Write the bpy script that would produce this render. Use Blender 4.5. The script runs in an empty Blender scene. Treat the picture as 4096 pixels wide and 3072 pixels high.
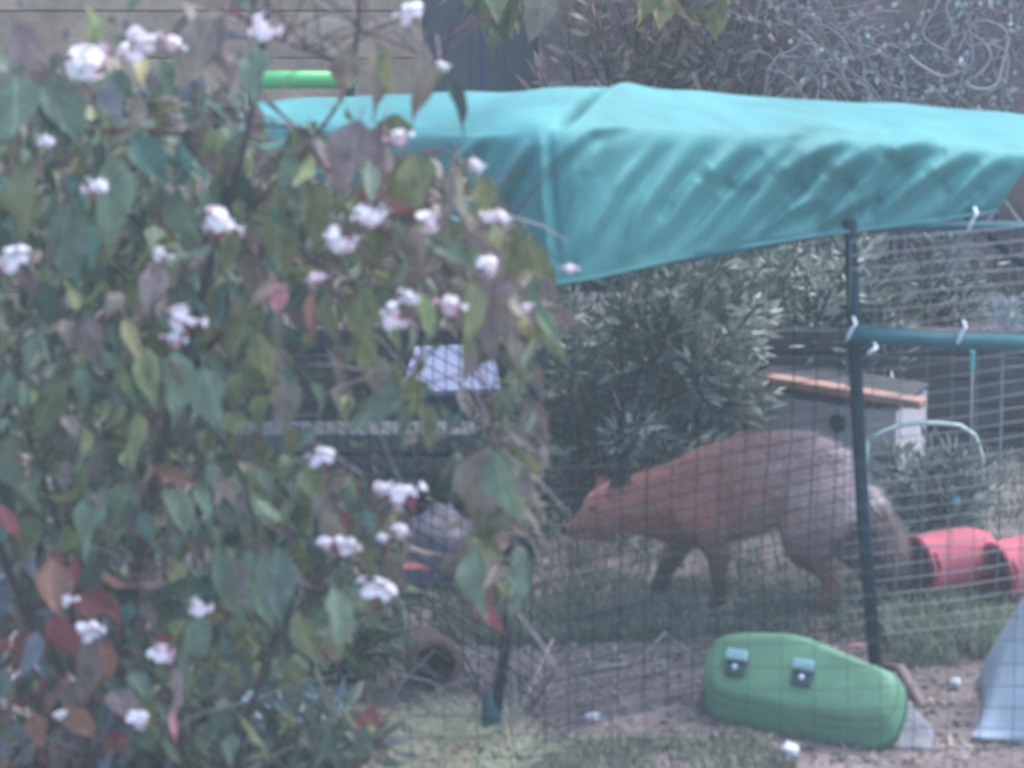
import bpy, bmesh, math, random
from mathutils import Vector, Matrix, Euler, noise
R = math.radians
random.seed(7)
S = bpy.context.scene
COL = S.collection

# ------------------------------------------------------------------ camera, sky, sun, exposure
CAM = Vector((0.0, -9.0, 3.2)); PITCH = R(16.3); LENS = 130.0
FPX = LENS / 36.0 * 4096.0
cd = bpy.data.cameras.new('camera'); cam = bpy.data.objects.new('camera', cd); COL.objects.link(cam)
cd.lens = LENS; cd.sensor_width = 36; cd.clip_start = 0.1; cd.clip_end = 400
cam.location = CAM; cam.rotation_euler = (R(90) - PITCH, 0, 0)
cd.dof.use_dof = True; cd.dof.focus_distance = 25.0; cd.dof.aperture_fstop = 6.8
S.camera = cam

SUN_EL, SUN_AZ = R(64), R(56)
w = bpy.data.worlds.new('World'); S.world = w; w.use_nodes = True
nt = w.node_tree
sky = nt.nodes.new('ShaderNodeTexSky'); sky.sky_type = 'NISHITA'; sky.sun_disc = False
sky.sun_elevation = SUN_EL; sky.sun_rotation = SUN_AZ; sky.air_density = 1.0; sky.dust_density = 2.0; sky.ozone_density = 0.4
nt.links.new(sky.outputs[0], nt.nodes['Background'].inputs[0]); nt.nodes['Background'].inputs[1].default_value = 0.15
sd = bpy.data.lights.new('sun', 'SUN'); sun = bpy.data.objects.new('sun', sd); COL.objects.link(sun)
sd.energy = 1.5; sd.angle = R(55); sd.color = (1, 0.98, 0.93)
sun.rotation_euler = Vector((-math.sin(SUN_AZ) * math.cos(SUN_EL), -math.cos(SUN_AZ) * math.cos(SUN_EL), -math.sin(SUN_EL))).to_track_quat('-Z', 'Y').to_euler()
S.view_settings.view_transform = 'Standard'; S.view_settings.look = 'None'
S.view_settings.exposure = 1.72; S.view_settings.gamma = 1; S.view_settings.use_curve_mapping = False
S.render.engine = 'CYCLES'; S.cycles.use_denoising = True
S.cycles.volume_bounces = 1; S.cycles.max_bounces = 6; S.cycles.diffuse_bounces = 3; S.cycles.transparent_max_bounces = 4

# ------------------------------------------------------------------ helpers
CP, SP = math.cos(PITCH), math.sin(PITCH)
def ray(px, py):
    a = (px - 2048) / FPX; b = (1536 - py) / FPX
    return Vector((a, CP + b * SP, -SP + b * CP))
def at(px, py, Y):                      # the point of the plane y = Y that is seen at a photo pixel
    d = ray(px, py); return CAM + d * ((Y - CAM.y) / d.y)
def gnd(px, py, z=0.0):
    d = ray(px, py); return CAM + d * ((z - CAM.z) / d.z)
def mpp(Y): return (Y - CAM.y) / CP / FPX       # metres per photo pixel, about

def mat(name, col, rough=0.7, var=0.25, scale=12.0, bump=0.0, bscale=60.0, metal=0.0, trans=0.0, col2=None, spec=0.3, sheen=0.0):
    m = bpy.data.materials.new(name); m.use_nodes = True
    n, l = m.node_tree.nodes, m.node_tree.links
    p = n['Principled BSDF']; out = n['Material Output']
    p.inputs['Roughness'].default_value = rough; p.inputs['Metallic'].default_value = metal
    p.inputs['Specular IOR Level'].default_value = spec
    tc = n.new('ShaderNodeTexCoord')
    oi = n.new('ShaderNodeObjectInfo')
    add = n.new('ShaderNodeVectorMath'); add.operation = 'ADD'
    l.new(tc.outputs['Object'], add.inputs[0]); l.new(oi.outputs['Random'], add.inputs[1])
    nz = n.new('ShaderNodeTexNoise'); nz.inputs['Scale'].default_value = scale; nz.inputs['Detail'].default_value = 6; nz.inputs['Roughness'].default_value = 0.65
    l.new(add.outputs[0], nz.inputs['Vector'])
    rp = n.new('ShaderNodeValToRGB')
    c2 = col2 if col2 else tuple(min(1, c * (1 + var)) for c in col)
    c1 = tuple(c * (1 - var) for c in col)
    rp.color_ramp.elements[0].position = 0.3; rp.color_ramp.elements[1].position = 0.7
    rp.color_ramp.elements[0].color = (*c1, 1); rp.color_ramp.elements[1].color = (*c2, 1)
    l.new(nz.outputs['Fac'], rp.inputs[0])
    l.new(rp.outputs[0], p.inputs['Base Color'])
    if bump:
        bz = n.new('ShaderNodeTexNoise'); bz.inputs['Scale'].default_value = bscale; bz.inputs['Detail'].default_value = 4
        l.new(add.outputs[0], bz.inputs['Vector'])
        bn = n.new('ShaderNodeBump'); bn.inputs['Strength'].default_value = bump; bn.inputs['Distance'].default_value = 0.01
        l.new(bz.outputs['Fac'], bn.inputs['Height']); l.new(bn.outputs[0], p.inputs['Normal'])
    if trans:
        tr = n.new('ShaderNodeBsdfTranslucent'); l.new(rp.outputs[0], tr.inputs[0])
        mx = n.new('ShaderNodeMixShader'); mx.inputs[0].default_value = trans
        l.new(p.outputs[0], mx.inputs[1]); l.new(tr.outputs[0], mx.inputs[2]); l.new(mx.outputs[0], out.inputs[0])
    return m

class MB:
    def __init__(s): s.v, s.f, s.mi = [], [], []
    def add(s, vs, fs, mi=0):
        o = len(s.v); s.v += [tuple(v) for v in vs]
        for f in fs: s.f.append([i + o for i in f]); s.mi.append(mi)
    def box(s, c, sz, rot=None, mi=0, bev=0.0):
        c = Vector(c); h = Vector(sz) / 2
        M = rot.to_matrix() if isinstance(rot, Euler) else (rot or Matrix.Identity(3))
        if not bev:
            vs = [c + M @ Vector((x * h.x, y * h.y, z * h.z)) for x in (-1, 1) for y in (-1, 1) for z in (-1, 1)]
            s.add(vs, [(0, 1, 3, 2), (4, 6, 7, 5), (0, 4, 5, 1), (2, 3, 7, 6), (0, 2, 6, 4), (1, 5, 7, 3)], mi)
            return
        bm = bmesh.new(); bmesh.ops.create_cube(bm, size=1)
        for v in bm.verts: v.co = Vector((v.co.x * sz[0], v.co.y * sz[1], v.co.z * sz[2]))
        bmesh.ops.bevel(bm, geom=bm.edges[:], offset=bev, segments=2, affect='EDGES', profile=0.5)
        bm.verts.index_update()
        s.add([c + M @ v.co for v in bm.verts], [[v.index for v in f.verts] for f in bm.faces], mi); bm.free()
    def tube(s, pts, r, n=6, mi=0, cap=True, flat=1.0):
        pts = [Vector(p) for p in pts]; k = len(pts)
        rs = r if isinstance(r, (list, tuple)) else [r] * k
        vs = []; up = Vector((0.13, 0.21, 1)).normalized()
        for i, p in enumerate(pts):
            t = (pts[min(i + 1, k - 1)] - pts[max(i - 1, 0)])
            t = t.normalized() if t.length > 1e-9 else Vector((0, 0, 1))
            a = t.cross(up)
            if a.length < 0.1: a = t.cross(Vector((1, 0.2, 0)))
            a.normalize(); b = a.cross(t).normalized()
            for j in range(n):
                q = 2 * math.pi * j / n
                vs.append(p + a * math.cos(q) * rs[i] + b * math.sin(q) * rs[i] * flat)
        fs = [(i * n + j, i * n + (j + 1) % n, (i + 1) * n + (j + 1) % n, (i + 1) * n + j) for i in range(k - 1) for j in range(n)]
        if cap: fs += [list(range(n))[::-1], [(k - 1) * n + j for j in range(n)]]
        s.add(vs, fs, mi)
    def blob(s, c, rad, M=None, seg=10, rings=7, mi=0, jit=0.0):
        c = Vector(c); M = M or Matrix.Identity(3); vs = []; fs = []
        for i in range(rings + 1):
            th = math.pi * i / rings
            for j in range(seg):
                ph = 2 * math.pi * j / seg
                d = Vector((math.sin(th) * math.cos(ph), math.sin(th) * math.sin(ph), math.cos(th)))
                k = 1 + (noise.noise(d * 1.7 + c * 31) * jit if jit else 0)
                vs.append(c + M @ Vector((d.x * rad[0] * k, d.y * rad[1] * k, d.z * rad[2] * k)))
        for i in range(rings):
            for j in range(seg):
                fs.append((i * seg + j, (i + 1) * seg + j, (i + 1) * seg + (j + 1) % seg, i * seg + (j + 1) % seg))
        s.add(vs, fs, mi)
    def build(s, name, mats, parent=None, smooth=False, org=None):
        me = bpy.data.meshes.new(name)
        o0 = Vector(org) if org is not None else Vector((0, 0, 0))
        if parent is not None and org is None: o0 = parent.location.copy()
        me.from_pydata([tuple(Vector(v) - o0) for v in s.v], [], s.f)
        for m in (mats if isinstance(mats, (list, tuple)) else [mats]): me.materials.append(m)
        me.polygons.foreach_set('material_index', s.mi)
        if smooth: me.polygons.foreach_set('use_smooth', [True] * len(me.polygons))
        me.update()
        o = bpy.data.objects.new(name, me); COL.objects.link(o)
        if parent is not None: o.parent = parent
        elif org is not None: o.location = o0
        if parent is not None and org is not None: o.location = o0 - parent.location
        return o

def tag(o, label=None, cat=None, group=None, kind=None):
    if label: o['label'] = label
    if cat: o['category'] = cat
    if group: o['group'] = group
    if kind: o['kind'] = kind
    return o
def thing(name, loc, label, cat, group=None):
    o = bpy.data.objects.new(name, None); COL.objects.link(o); o.location = loc; o.empty_display_size = 0.05
    return tag(o, label, cat, group)
def linepts(a, b, n, sag=0.0, jit=0.0):
    a, b = Vector(a), Vector(b); out = []
    for i in range(n + 1):
        t = i / n; p = a.lerp(b, t)
        p.z -= sag * 4 * t * (1 - t)
        if jit and 0 < i < n: p += Vector((random.uniform(-jit, jit), random.uniform(-jit, jit), random.uniform(-jit, jit)))
        out.append(p)
    return out
def interp(tab, x):
    if x <= tab[0][0]: return tab[0][1]
    for (x0, y0), (x1, y1) in zip(tab, tab[1:]):
        if x <= x1:
            t = (x - x0) / (x1 - x0); return y0 + (y1 - y0) * t
    return tab[-1][1]
def inpoly(x, y, P):
    c = False; j = len(P) - 1
    for i in range(len(P)):
        if (P[i][1] > y) != (P[j][1] > y) and x < (P[j][0] - P[i][0]) * (y - P[i][1]) / (P[j][1] - P[i][1]) + P[i][0]: c = not c
        j = i
    return c

# ------------------------------------------------------------------ materials
M = {}
M['soil'] = mat('soil', (0.13, 0.10, 0.105), 0.95, 0.4, 6, 0.9, 45, col2=(0.21, 0.175, 0.18))
M['teal_sheet'] = mat('teal_sheet', (0.052, 0.205, 0.212), 0.6, 0.26, 3.5, 0.12, 40, trans=0.03, spec=0.25)
M['dark_post'] = mat('dark_post', (0.008, 0.026, 0.042), 0.7, 0.3, 20, 0.2, 80, spec=.08)
M['teal_metal'] = mat('teal_metal', (0.012, 0.085, 0.11), 0.5, 0.25, 14, 0.1, 60)
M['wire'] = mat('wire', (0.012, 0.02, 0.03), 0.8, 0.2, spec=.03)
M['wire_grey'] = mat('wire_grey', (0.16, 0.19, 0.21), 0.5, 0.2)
M['wire_net'] = mat('wire_net', (0.05, 0.065, 0.075), 0.7, 0.2, spec=.1)
M['tie'] = mat('tie', (0.62, 0.72, 0.8), 0.4, 0.1)
M['green_plastic'] = mat('green_plastic', (0.10, 0.23, 0.142), 0.55, 0.28, 6, 0.1, 25, spec=0.4)
M['green_seam'] = mat('green_seam', (0.03, 0.085, 0.05), 0.6, 0.2)
M['latch_blue'] = mat('latch_blue', (0.20, 0.36, 0.40), 0.35, 0.15)
M['latch_dark'] = mat('latch_dark', (0.03, 0.06, 0.07), 0.5, 0.2)
M['red_plastic'] = mat('red_plastic', (0.33, 0.07, 0.105), 0.7, 0.45, 6, 0.1, 30)
M['pale_blue'] = mat('pale_blue', (0.29, 0.35, 0.44), 0.7, 0.2, 5, 0.2, 20)
M['grey_block'] = mat('grey_block', (0.42, 0.40, 0.44), 0.85, 0.15, 9, 0.4, 60)
M['terracotta'] = mat('terracotta', (0.18, 0.12, 0.10), 0.8, 0.25, 14, 0.3, 60)
M['dark_hole'] = mat('dark_hole', (0.02, 0.02, 0.025), 0.9, 0.2)
M['brown_board'] = mat('brown_board', (0.36, 0.27, 0.195), 0.85, 0.45, 3.5, 0.4, 60)
M['slate_board'] = mat('slate_board', (0.075, 0.085, 0.10), 0.8, 0.2, 7, 0.3, 60)
M['mauve_board'] = mat('mauve_board', (0.23, 0.165, 0.165), 0.85, 0.45, 3.5, 0.4, 60)
M['dark_plank'] = mat('dark_plank', (0.05, 0.05, 0.06), 0.85, 0.35, 9, 0.4, 60)
M['navy'] = mat('navy', (0.02, 0.04, 0.12), 0.5, 0.2)
M['pipe_green'] = mat('pipe_green', (0.09, 0.40, 0.14), 0.4, 0.1, spec=0.4)
M['bark'] = mat('bark', (0.055, 0.042, 0.042), 0.9, 0.35, 30, 0.6, 120)
M['red_twig'] = mat('red_twig', (0.11, 0.04, 0.05), 0.8, 0.3)
M['pale_twig'] = mat('pale_twig', (0.26, 0.235, 0.245), 0.9, 0.2)
M['straw'] = mat('straw', (0.36, 0.32, 0.22), 0.9, 0.25)
M['cane'] = mat('cane', (0.32, 0.28, 0.25), 0.8, 0.2)
M['stone_white'] = mat('stone_white', (0.55, 0.58, 0.66), 0.8, 0.15, 20, 0.3, 60)
M['stone_grey'] = mat('stone_grey', (0.25, 0.24, 0.25), 0.9, 0.2, 20, 0.3, 60)
M['flower'] = mat('flower', (0.72, 0.71, 0.77), 0.7, 0.16, 3, trans=0.2)
M['flower_pink'] = mat('flower_pink', (0.72, 0.46, 0.55), 0.7, 0.15, 30, trans=0.2)
M['bud'] = mat('bud', (0.30, 0.05, 0.09), 0.7, 0.2)
LEAFC = {'grey_green': (0.085, 0.125, 0.095), 'sage': (0.115, 0.165, 0.11), 'olive': (0.115, 0.13, 0.06), 'yellow_green': (0.16, 0.20, 0.09),
         'dull_brown': (0.15, 0.13, 0.11), 'mauve_brown': (0.15, 0.115, 0.115), 'teal_green': (0.06, 0.14, 0.115), 'pale_yellow': (0.34, 0.30, 0.15),
         'red': (0.21, 0.06, 0.065), 'pink': (0.50, 0.20, 0.24), 'rust': (0.17, 0.085, 0.06), 'dark_green': (0.035, 0.06, 0.045), 'blue_grey': (0.12, 0.145, 0.18)}
LM = {k: mat('leaf_' + k, tuple(1.0 * q for q in c), 0.42, 0.35, 3.2, 0.3, 14, trans=0.25, spec=0.4, col2=tuple(1.7 * q for q in c)) for k, c in LEAFC.items()}
LF = {k: mat('far_leaf_' + k, tuple(.95 * q for q in c), 0.45, 0.35, 40, trans=0.25, spec=0.35, col2=tuple(1.6 * q for q in c)) for k, c in LEAFC.items()}
for m_ in LM.values():                  # paler midrib and side veins on each leaf, in the leaf's own coordinates
    n_, l_ = m_.node_tree.nodes, m_.node_tree.links
    tc_ = [q for q in n_ if q.type == 'TEX_COORD'][0]; rp_ = [q for q in n_ if q.type == 'VALTORGB'][0]; oi_ = [q for q in n_ if q.type == 'OBJECT_INFO'][0]
    sx = n_.new('ShaderNodeSeparateXYZ'); l_.new(tc_.outputs['Object'], sx.inputs[0])
    ab = n_.new('ShaderNodeMath'); ab.operation = 'ABSOLUTE'; l_.new(sx.outputs[0], ab.inputs[0])
    mr = n_.new('ShaderNodeMapRange'); mr.inputs[1].default_value = .006; mr.inputs[2].default_value = .022; mr.inputs[3].default_value = 1.45; mr.inputs[4].default_value = 1.0; l_.new(ab.outputs[0], mr.inputs[0])
    sv = n_.new('ShaderNodeMath'); sv.operation = 'MULTIPLY_ADD'; sv.inputs[1].default_value = -.9; l_.new(ab.outputs[0], sv.inputs[0]); l_.new(sx.outputs[2], sv.inputs[2])
    sn = n_.new('ShaderNodeMath'); sn.operation = 'SINE'; ml = n_.new('ShaderNodeMath'); ml.operation = 'MULTIPLY'; ml.inputs[1].default_value = 52; l_.new(sv.outputs[0], ml.inputs[0]); l_.new(ml.outputs[0], sn.inputs[0])
    vr = n_.new('ShaderNodeMapRange'); vr.inputs[1].default_value = .7; vr.inputs[2].default_value = 1; vr.inputs[3].default_value = 1; vr.inputs[4].default_value = 1.22; l_.new(sn.outputs[0], vr.inputs[0])
    orr = n_.new('ShaderNodeMapRange'); orr.inputs[3].default_value = .72; orr.inputs[4].default_value = 1.28; l_.new(oi_.outputs['Random'], orr.inputs[0])
    m1 = n_.new('ShaderNodeMath'); m1.operation = 'MULTIPLY'; l_.new(mr.outputs[0], m1.inputs[0]); l_.new(vr.outputs[0], m1.inputs[1])
    m2 = n_.new('ShaderNodeMath'); m2.operation = 'MULTIPLY'; l_.new(m1.outputs[0], m2.inputs[0]); l_.new(orr.outputs[0], m2.inputs[1])
    vm = n_.new('ShaderNodeVectorMath'); vm.operation = 'SCALE'; l_.new(rp_.outputs[0], vm.inputs[0]); l_.new(m2.outputs[0], vm.inputs['Scale'])
    for q in n_:
        if q.type == 'BSDF_PRINCIPLED': l_.new(vm.outputs[0], q.inputs['Base Color'])
        if q.type == 'BSDF_TRANSLUCENT': l_.new(vm.outputs[0], q.inputs[0])
LMK = list(LM); LML = [LF[k] for k in LMK]

# ------------------------------------------------------------------ ground
def gz(x, y):
    return 0.018 * noise.noise(Vector((x * 1.7, y * 1.7, 3))) + 0.010 * noise.noise(Vector((x * 6, y * 6, 9))) + 0.005 * noise.noise(Vector((x * 19, y * 19, 1)))
g = MB()
xs = [-24, -12, -6, -3] + [-2 + i * 0.03 for i in range(134)] + [3, 6, 12, 24]
ys = [-20, -12, -6, -3] + [-2.2 + i * 0.03 for i in range(140)] + [3, 6, 12, 24]
vs = [(x, y, gz(x, y)) for y in ys for x in xs]; n = len(xs)
g.add(vs, [(j * n + i, j * n + i + 1, (j + 1) * n + i + 1, (j + 1) * n + i) for j in range(len(ys) - 1) for i in range(n - 1)])
tag(g.build('ground', M['soil'], smooth=True), kind='structure')

# ------------------------------------------------------------------ haze box added for an even bluish veil that lifts the blacks
b = MB(); b.box((0, 2, 1.35), (52, 52, 4.9))
hz = bpy.data.materials.new('haze'); hz.use_nodes = True; hn = hz.node_tree.nodes; hn.remove(hn['Principled BSDF'])
pv = hn.new('ShaderNodeVolumePrincipled'); pv.inputs['Color'].default_value = (.78, .95, 1, 1); pv.inputs['Density'].default_value = 0.0056
hz.node_tree.links.new(pv.outputs[0], hn['Material Output'].inputs['Volume'])
o = b.build('haze', hz); o['kind'] = 'stuff'

# ------------------------------------------------------------------ fence at the back (three differing sections)
YF = 2.3
def fence(name, px0, px1, m, label, horizontal=False, dy=0.0, top=1.75, bw=0.115):
    x0, x1 = at(px0, 200, YF + dy).x, at(px1, 200, YF + dy).x
    t = thing(name, ((x0 + x1) / 2, YF + dy, 0), label, 'fence')
    if horizontal:
        z = 0.05
        while z < top:
            b = MB(); b.box(((x0 + x1) / 2, YF + dy + random.uniform(-.004, .004), z + bw / 2), (x1 - x0 - .004, .022, bw - .004), Euler((R(random.uniform(-2, 2)), 0, 0)), bev=.003)
            b.build('board', m, t); z += bw
    else:
        x = x0
        while x < x1 - .03:
            wd = min(bw, x1 - x)
            b = MB(); h = top + random.uniform(-.02, .02)
            b.box((x + wd / 2, YF + dy + random.uniform(-.005, .005), h / 2), (wd - .0012, .02, h), Euler((0, R(random.uniform(-.3, .3)), R(random.uniform(-2, 2)))), bev=.003)
            b.build('board', m, t); x += wd; bw = random.uniform(.09, .16)
    b = MB(); b.box(((x0 + x1) / 2, YF + dy + .028, top / 2 - .02), (x1 - x0, .012, top - .06)); b.build('backing', m, t)
    for xx in (x0 + .05, x1 - .05):
        b = MB(); b.box((xx, YF + dy + .065, top / 2), (.07, .07, top)); b.build('post', m, t)
    return t
fence('timber_fence', -2400, 1690, M['brown_board'], 'light brown fence of wide level boards behind the flowering shrub', True, bw=.15)
fence('fence_panel', 1690, 2150, M['slate_board'], 'dark slate grey fence panel beside the light brown boards, behind the sheet', False, .04, bw=.15)
fence('board_fence', 2150, 6500, M['mauve_board'], 'dull mauve brown board fence behind the bare pale climber', False, .0, bw=.13)
b = MB(); b.tube([at(1925, y, YF - .12) for y in (-400, 200, 380)] + [Vector((at(1925, 380, YF - .12).x, YF - .12, 0))], .006, 6)
tag(b.build('cane', M['navy']), 'thin dark blue pole standing upright before the slate grey panel', 'pole')

# ------------------------------------------------------------------ dark raised bed of planks, behind the fox
YB = 1.15
xL, xR = at(900, 1700, YB).x, at(4600, 1700, YB).x
bed = thing('raised_bed', ((xL + xR) / 2, YB, 0), 'low wall of dark stacked planks behind the fox', 'raised bed')
for k in range(5):
    bb = MB(); z = .03 + k * .075
    bb.box(((xL + xR) / 2 + random.uniform(-.02, .02), YB + random.uniform(-.008, .008), z + .035), (xR - xL, .04, .062), Euler((R(random.uniform(-4, 4)), R(random.uniform(-.25, .25)), 0)), bev=.005)
    bb.build('plank', M['dark_plank'], bed)
for k in range(5):
    x = xL + (k + .5) * (xR - xL) / 5; bb = MB(); bb.box((x, YB + .055, .23), (.05, .05, .46)); bb.build('stake', M['dark_plank'], bed)
bb = MB(); bb.box(((xL + xR) / 2, YB + .42, .16), (xR - xL, .62, .3)); o = bb.build('bed_soil', M['soil'], bed)

# grey block with terracotta topped lid
p0, p1 = at(3070, 1500, .95), at(3680, 1600, .75)
ang = math.atan2(p1.y - p0.y, p1.x - p0.x); L = (p1 - p0).length; mid = (p0 + p1) / 2; top = mid.z
rz = Matrix.Rotation(ang, 3, 'Z') @ Matrix.Rotation(math.atan2(p1.z - p0.z, math.hypot(p1.x - p0.x, p1.y - p0.y)) * -1, 3, 'Y')
nb = thing('nest_box', (mid.x, mid.y + .12, 0), 'pale grey nest box with a terracotta edged sloping lid behind the fox', 'nest box')
h = top - .04
b = MB(); b.box((mid.x, mid.y + .13, h / 2 - .01), (L * .97, .25, h), Matrix.Rotation(ang, 3, 'Z'), bev=.006); b.build('box_wall', M['grey_block'], nb)
b = MB(); b.box((mid.x, mid.y + .13, top - .026), (L * 1.0, .24, .012), rz, bev=.004); b.build('lid', M['dark_plank'], nb)
b = MB(); b.box((mid.x, mid.y - .02, top - .004), (L * 1.03, .05, .026), rz, bev=.006); b.build('lid_edge', mat('lid_rust', (.27, .165, .135), .8, .3, 14), nb)
hp = at(3350, 1690, .84); b = MB(); b.tube([hp + Vector((0, .02, 0)), hp - Vector((0, .02, 0))], .022, 14); b.build('entrance_hole', M['dark_hole'], nb)

# ------------------------------------------------------------------ feathery grey-green bush in the run
def bush(name, label, px, py, wpx, hpx, Y, cols, count, leaf, sprays=26, seed=1, cat='bush', spread=1.0):
    rnd = random.Random(seed)
    k = mpp(Y); base = at(px, py, Y); base.z = 0; hpx = at(px, hpx, Y).z / k
    t = thing(name, (base.x, Y, 0), label, cat)
    tr = MB(); fo = MB()
    for i in range(sprays):
        tx = base.x + rnd.uniform(-.5, .5) * wpx * k; ty = Y + rnd.uniform(-.3, .3) * spread; tz = base.z + rnd.uniform(.25, 1.0) * hpx * k
        r0 = Vector((base.x + rnd.uniform(-.25, .25) * wpx * k, Y + rnd.uniform(-.1, .1), .02))
        tip = Vector((tx, ty, tz)); midp = r0.lerp(tip, .55) + Vector((rnd.uniform(-.06, .06), rnd.uniform(-.06, .06), .06))
        pts = [r0.lerp(midp, a / 4).lerp(midp.lerp(tip, a / 4), a / 4) for a in range(5)]
        tr.tube(pts, [.010, .008, .006, .004, .002], 5)
        ci = rnd.randrange(len(cols))
        for j in range(count // sprays):
            a = rnd.uniform(.15, 1.02); q = r0.lerp(midp, a).lerp(midp.lerp(tip, a), a)
            dirn = (tip - r0).normalized()
            side = Vector((rnd.gauss(0, 1), rnd.gauss(0, 1), rnd.gauss(0, .6))).normalized()
            d = (dirn * rnd.uniform(.3, 1.2) + side * .9 + Vector((0, 0, -.15))).normalized()
            ln = leaf * rnd.uniform(.7, 1.6); nrm = d.cross(Vector((rnd.uniform(-1, 1), rnd.uniform(-1, 1), rnd.uniform(-1, 1)))).normalized()
            wd = ln * .14; q = q + side * rnd.uniform(0, .07)
            fo.add([q, q + d * ln * .5 + nrm * wd, q + d * ln, q + d * ln * .5 - nrm * wd], [(0, 1, 2, 3)], ci if rnd.random() < .7 else rnd.randrange(len(cols)))
    tr.build('stem', M['bark'], t)
    tag(fo.build('foliage', cols, t), kind='stuff')
    return t
gg = [mat('bush_%s' % nme, c, .7, .3, 9, trans=.2) for nme, c in (('grey', (.17, .195, .175)), ('pale', (.33, .37, .33)), ('dark', (.07, .09, .082)), ('green', (.11, .15, .115)))]
bush('feathery_bush', 'feathery grey green bush at the middle of the run under the blue green sheet', 2560, 1800, 1000, 1010, .8, gg, 10000, .05, 50, 3)
bush('evergreen_bush', 'dense dull green bush left of the dark post and above the nest box', 3060, 1700, 1050, 880, 1.4, gg, 12000, .045, 60, 5)
bush('dark_bush', 'dark twiggy bush behind the blue green rail at the right', 3850, 1600, 900, 900, 1.75, [gg[0], gg[2], gg[2]], 4200, .05, 34, 8)
bush('low_bush', 'low grey green plant just right of the dark post behind the red tubs', 3760, 2130, 420, 1800, .35, gg, 1500, .04, 18, 9, spread=.3)
bush('weedy_bush', 'green weedy plant left of the nose of the fox, behind hanging leaves', 1800, 2100, 700, 1800, .3, [gg[0], gg[3], LM['teal_green']], 2200, .07, 24, 10, spread=.4)

# ------------------------------------------------------------------ bare climber on the fence, with pale stems and small leaves
cl = thing('bare_climber', (at(3500, 200, YF - .1).x, YF - .1, 0), 'leafless climber with curling pale stems on the mauve fence', 'climber')
st = MB(); tw = MB(); lf = MB(); rnd = random.Random(11)
for i in range(34):
    px = rnd.uniform(2950, 4250); x = at(px, 200, YF - .1).x
    p = Vector((x, YF - rnd.uniform(.06, .22), .02)); a = rnd.uniform(-.4, .4); pts = [p.copy()]
    for j in range(34):
        a += rnd.uniform(-.45, .45); a = max(-.9, min(.9, a))
        if p.x < at(2860, 200, YF).x: a = abs(a)
        if p.z > .7: a += rnd.uniform(-.5, .5)
        p = p + Vector((math.sin(a) * .05, rnd.uniform(-.014, .014), math.cos(a) * .05)); p.y = min(p.y, YF - .03); pts.append(p.copy())
        if p.z > .6 and rnd.random() < .8:
            q = p.copy(); b2 = a + rnd.choice((-1, 1)) * rnd.uniform(.6, 1.6); tp = [q.copy()]; cu = rnd.uniform(-.5, .5)
            for _ in range(rnd.randint(5, 12)):
                b2 += cu; q = q + Vector((math.sin(b2) * .024, rnd.uniform(-.012, .006), math.cos(b2) * .024)); tp.append(q.copy())
            tw.tube(tp, [.0035 * (1 - .6 * ii / len(tp)) for ii in range(len(tp))], 4)
            for _ in range(7 if px > 3450 else 1):
                if rnd.random() < .55:
                    c = rnd.choice(tp) + Vector((rnd.uniform(-.02, .02), -.01, rnd.uniform(-.02, .02)))
                    d = Vector((rnd.gauss(0, 1), rnd.gauss(0, .6), rnd.gauss(0, 1))).normalized() * rnd.uniform(.014, .034); e = d.cross(Vector((.3, 1, .2))).normalized() * .009
                    lf.add([c, c + d * .5 + e, c + d, c + d * .5 - e], [(0, 1, 2, 3)], rnd.choice((0, 0, 0, 1)))
    st.tube(pts, [.0085 - .007 * ii / len(pts) for ii in range(len(pts))], 5)
st.build('stem', M['pale_twig'], cl); tag(tw.build('twigs', M['pale_twig'], cl), kind='stuff')
tag(lf.build('small_leaves', [mat('pale_leaf', (.42, .47, .47), .6, .2, trans=.2), mat('green_leaf', (.16, .22, .18), .6, .2, trans=.2)], cl), kind='stuff')

bush('dry_shrub', 'dry mauve brown shrub before the fence, above the hump of the sheet', 2620, 1400, 1000, -150, YF - .2, [mat('dry_mauve', (.23, .15, .145), .8, .3, 30, trans=.1), mat('dry_brown', (.20, .145, .11), .8, .3, 30, trans=.1), mat('dry_pale', (.26, .22, .20), .8, .3, 30, trans=.1)], 6500, .06, 60, 33, 'shrub', .12)
st = MB()
for i in range(16):
    c_ = at(rnd.uniform(2900, 3950), rnd.uniform(60, 420), YF - rnd.uniform(.1, .2)); r_ = rnd.uniform(.05, .11); a0 = rnd.uniform(0, 6.28); sp_ = rnd.uniform(2.4, 5.2); nn_ = 16
    st.tube([c_ + Vector((math.cos(a0 + sp_ * q / nn_) * r_ * (1 + .25 * math.sin(q * .7 + i)), -.02 * math.sin(q * .4), math.sin(a0 + sp_ * q / nn_) * r_ * 1.25)) for q in range(nn_ + 1)], [.0062 - .0036 * q / nn_ for q in range(nn_ + 1)], 5)
tag(st.build('loops', mat('pale_loop', (.38, .35, .37), .9, .25), cl), kind='stuff')
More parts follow.
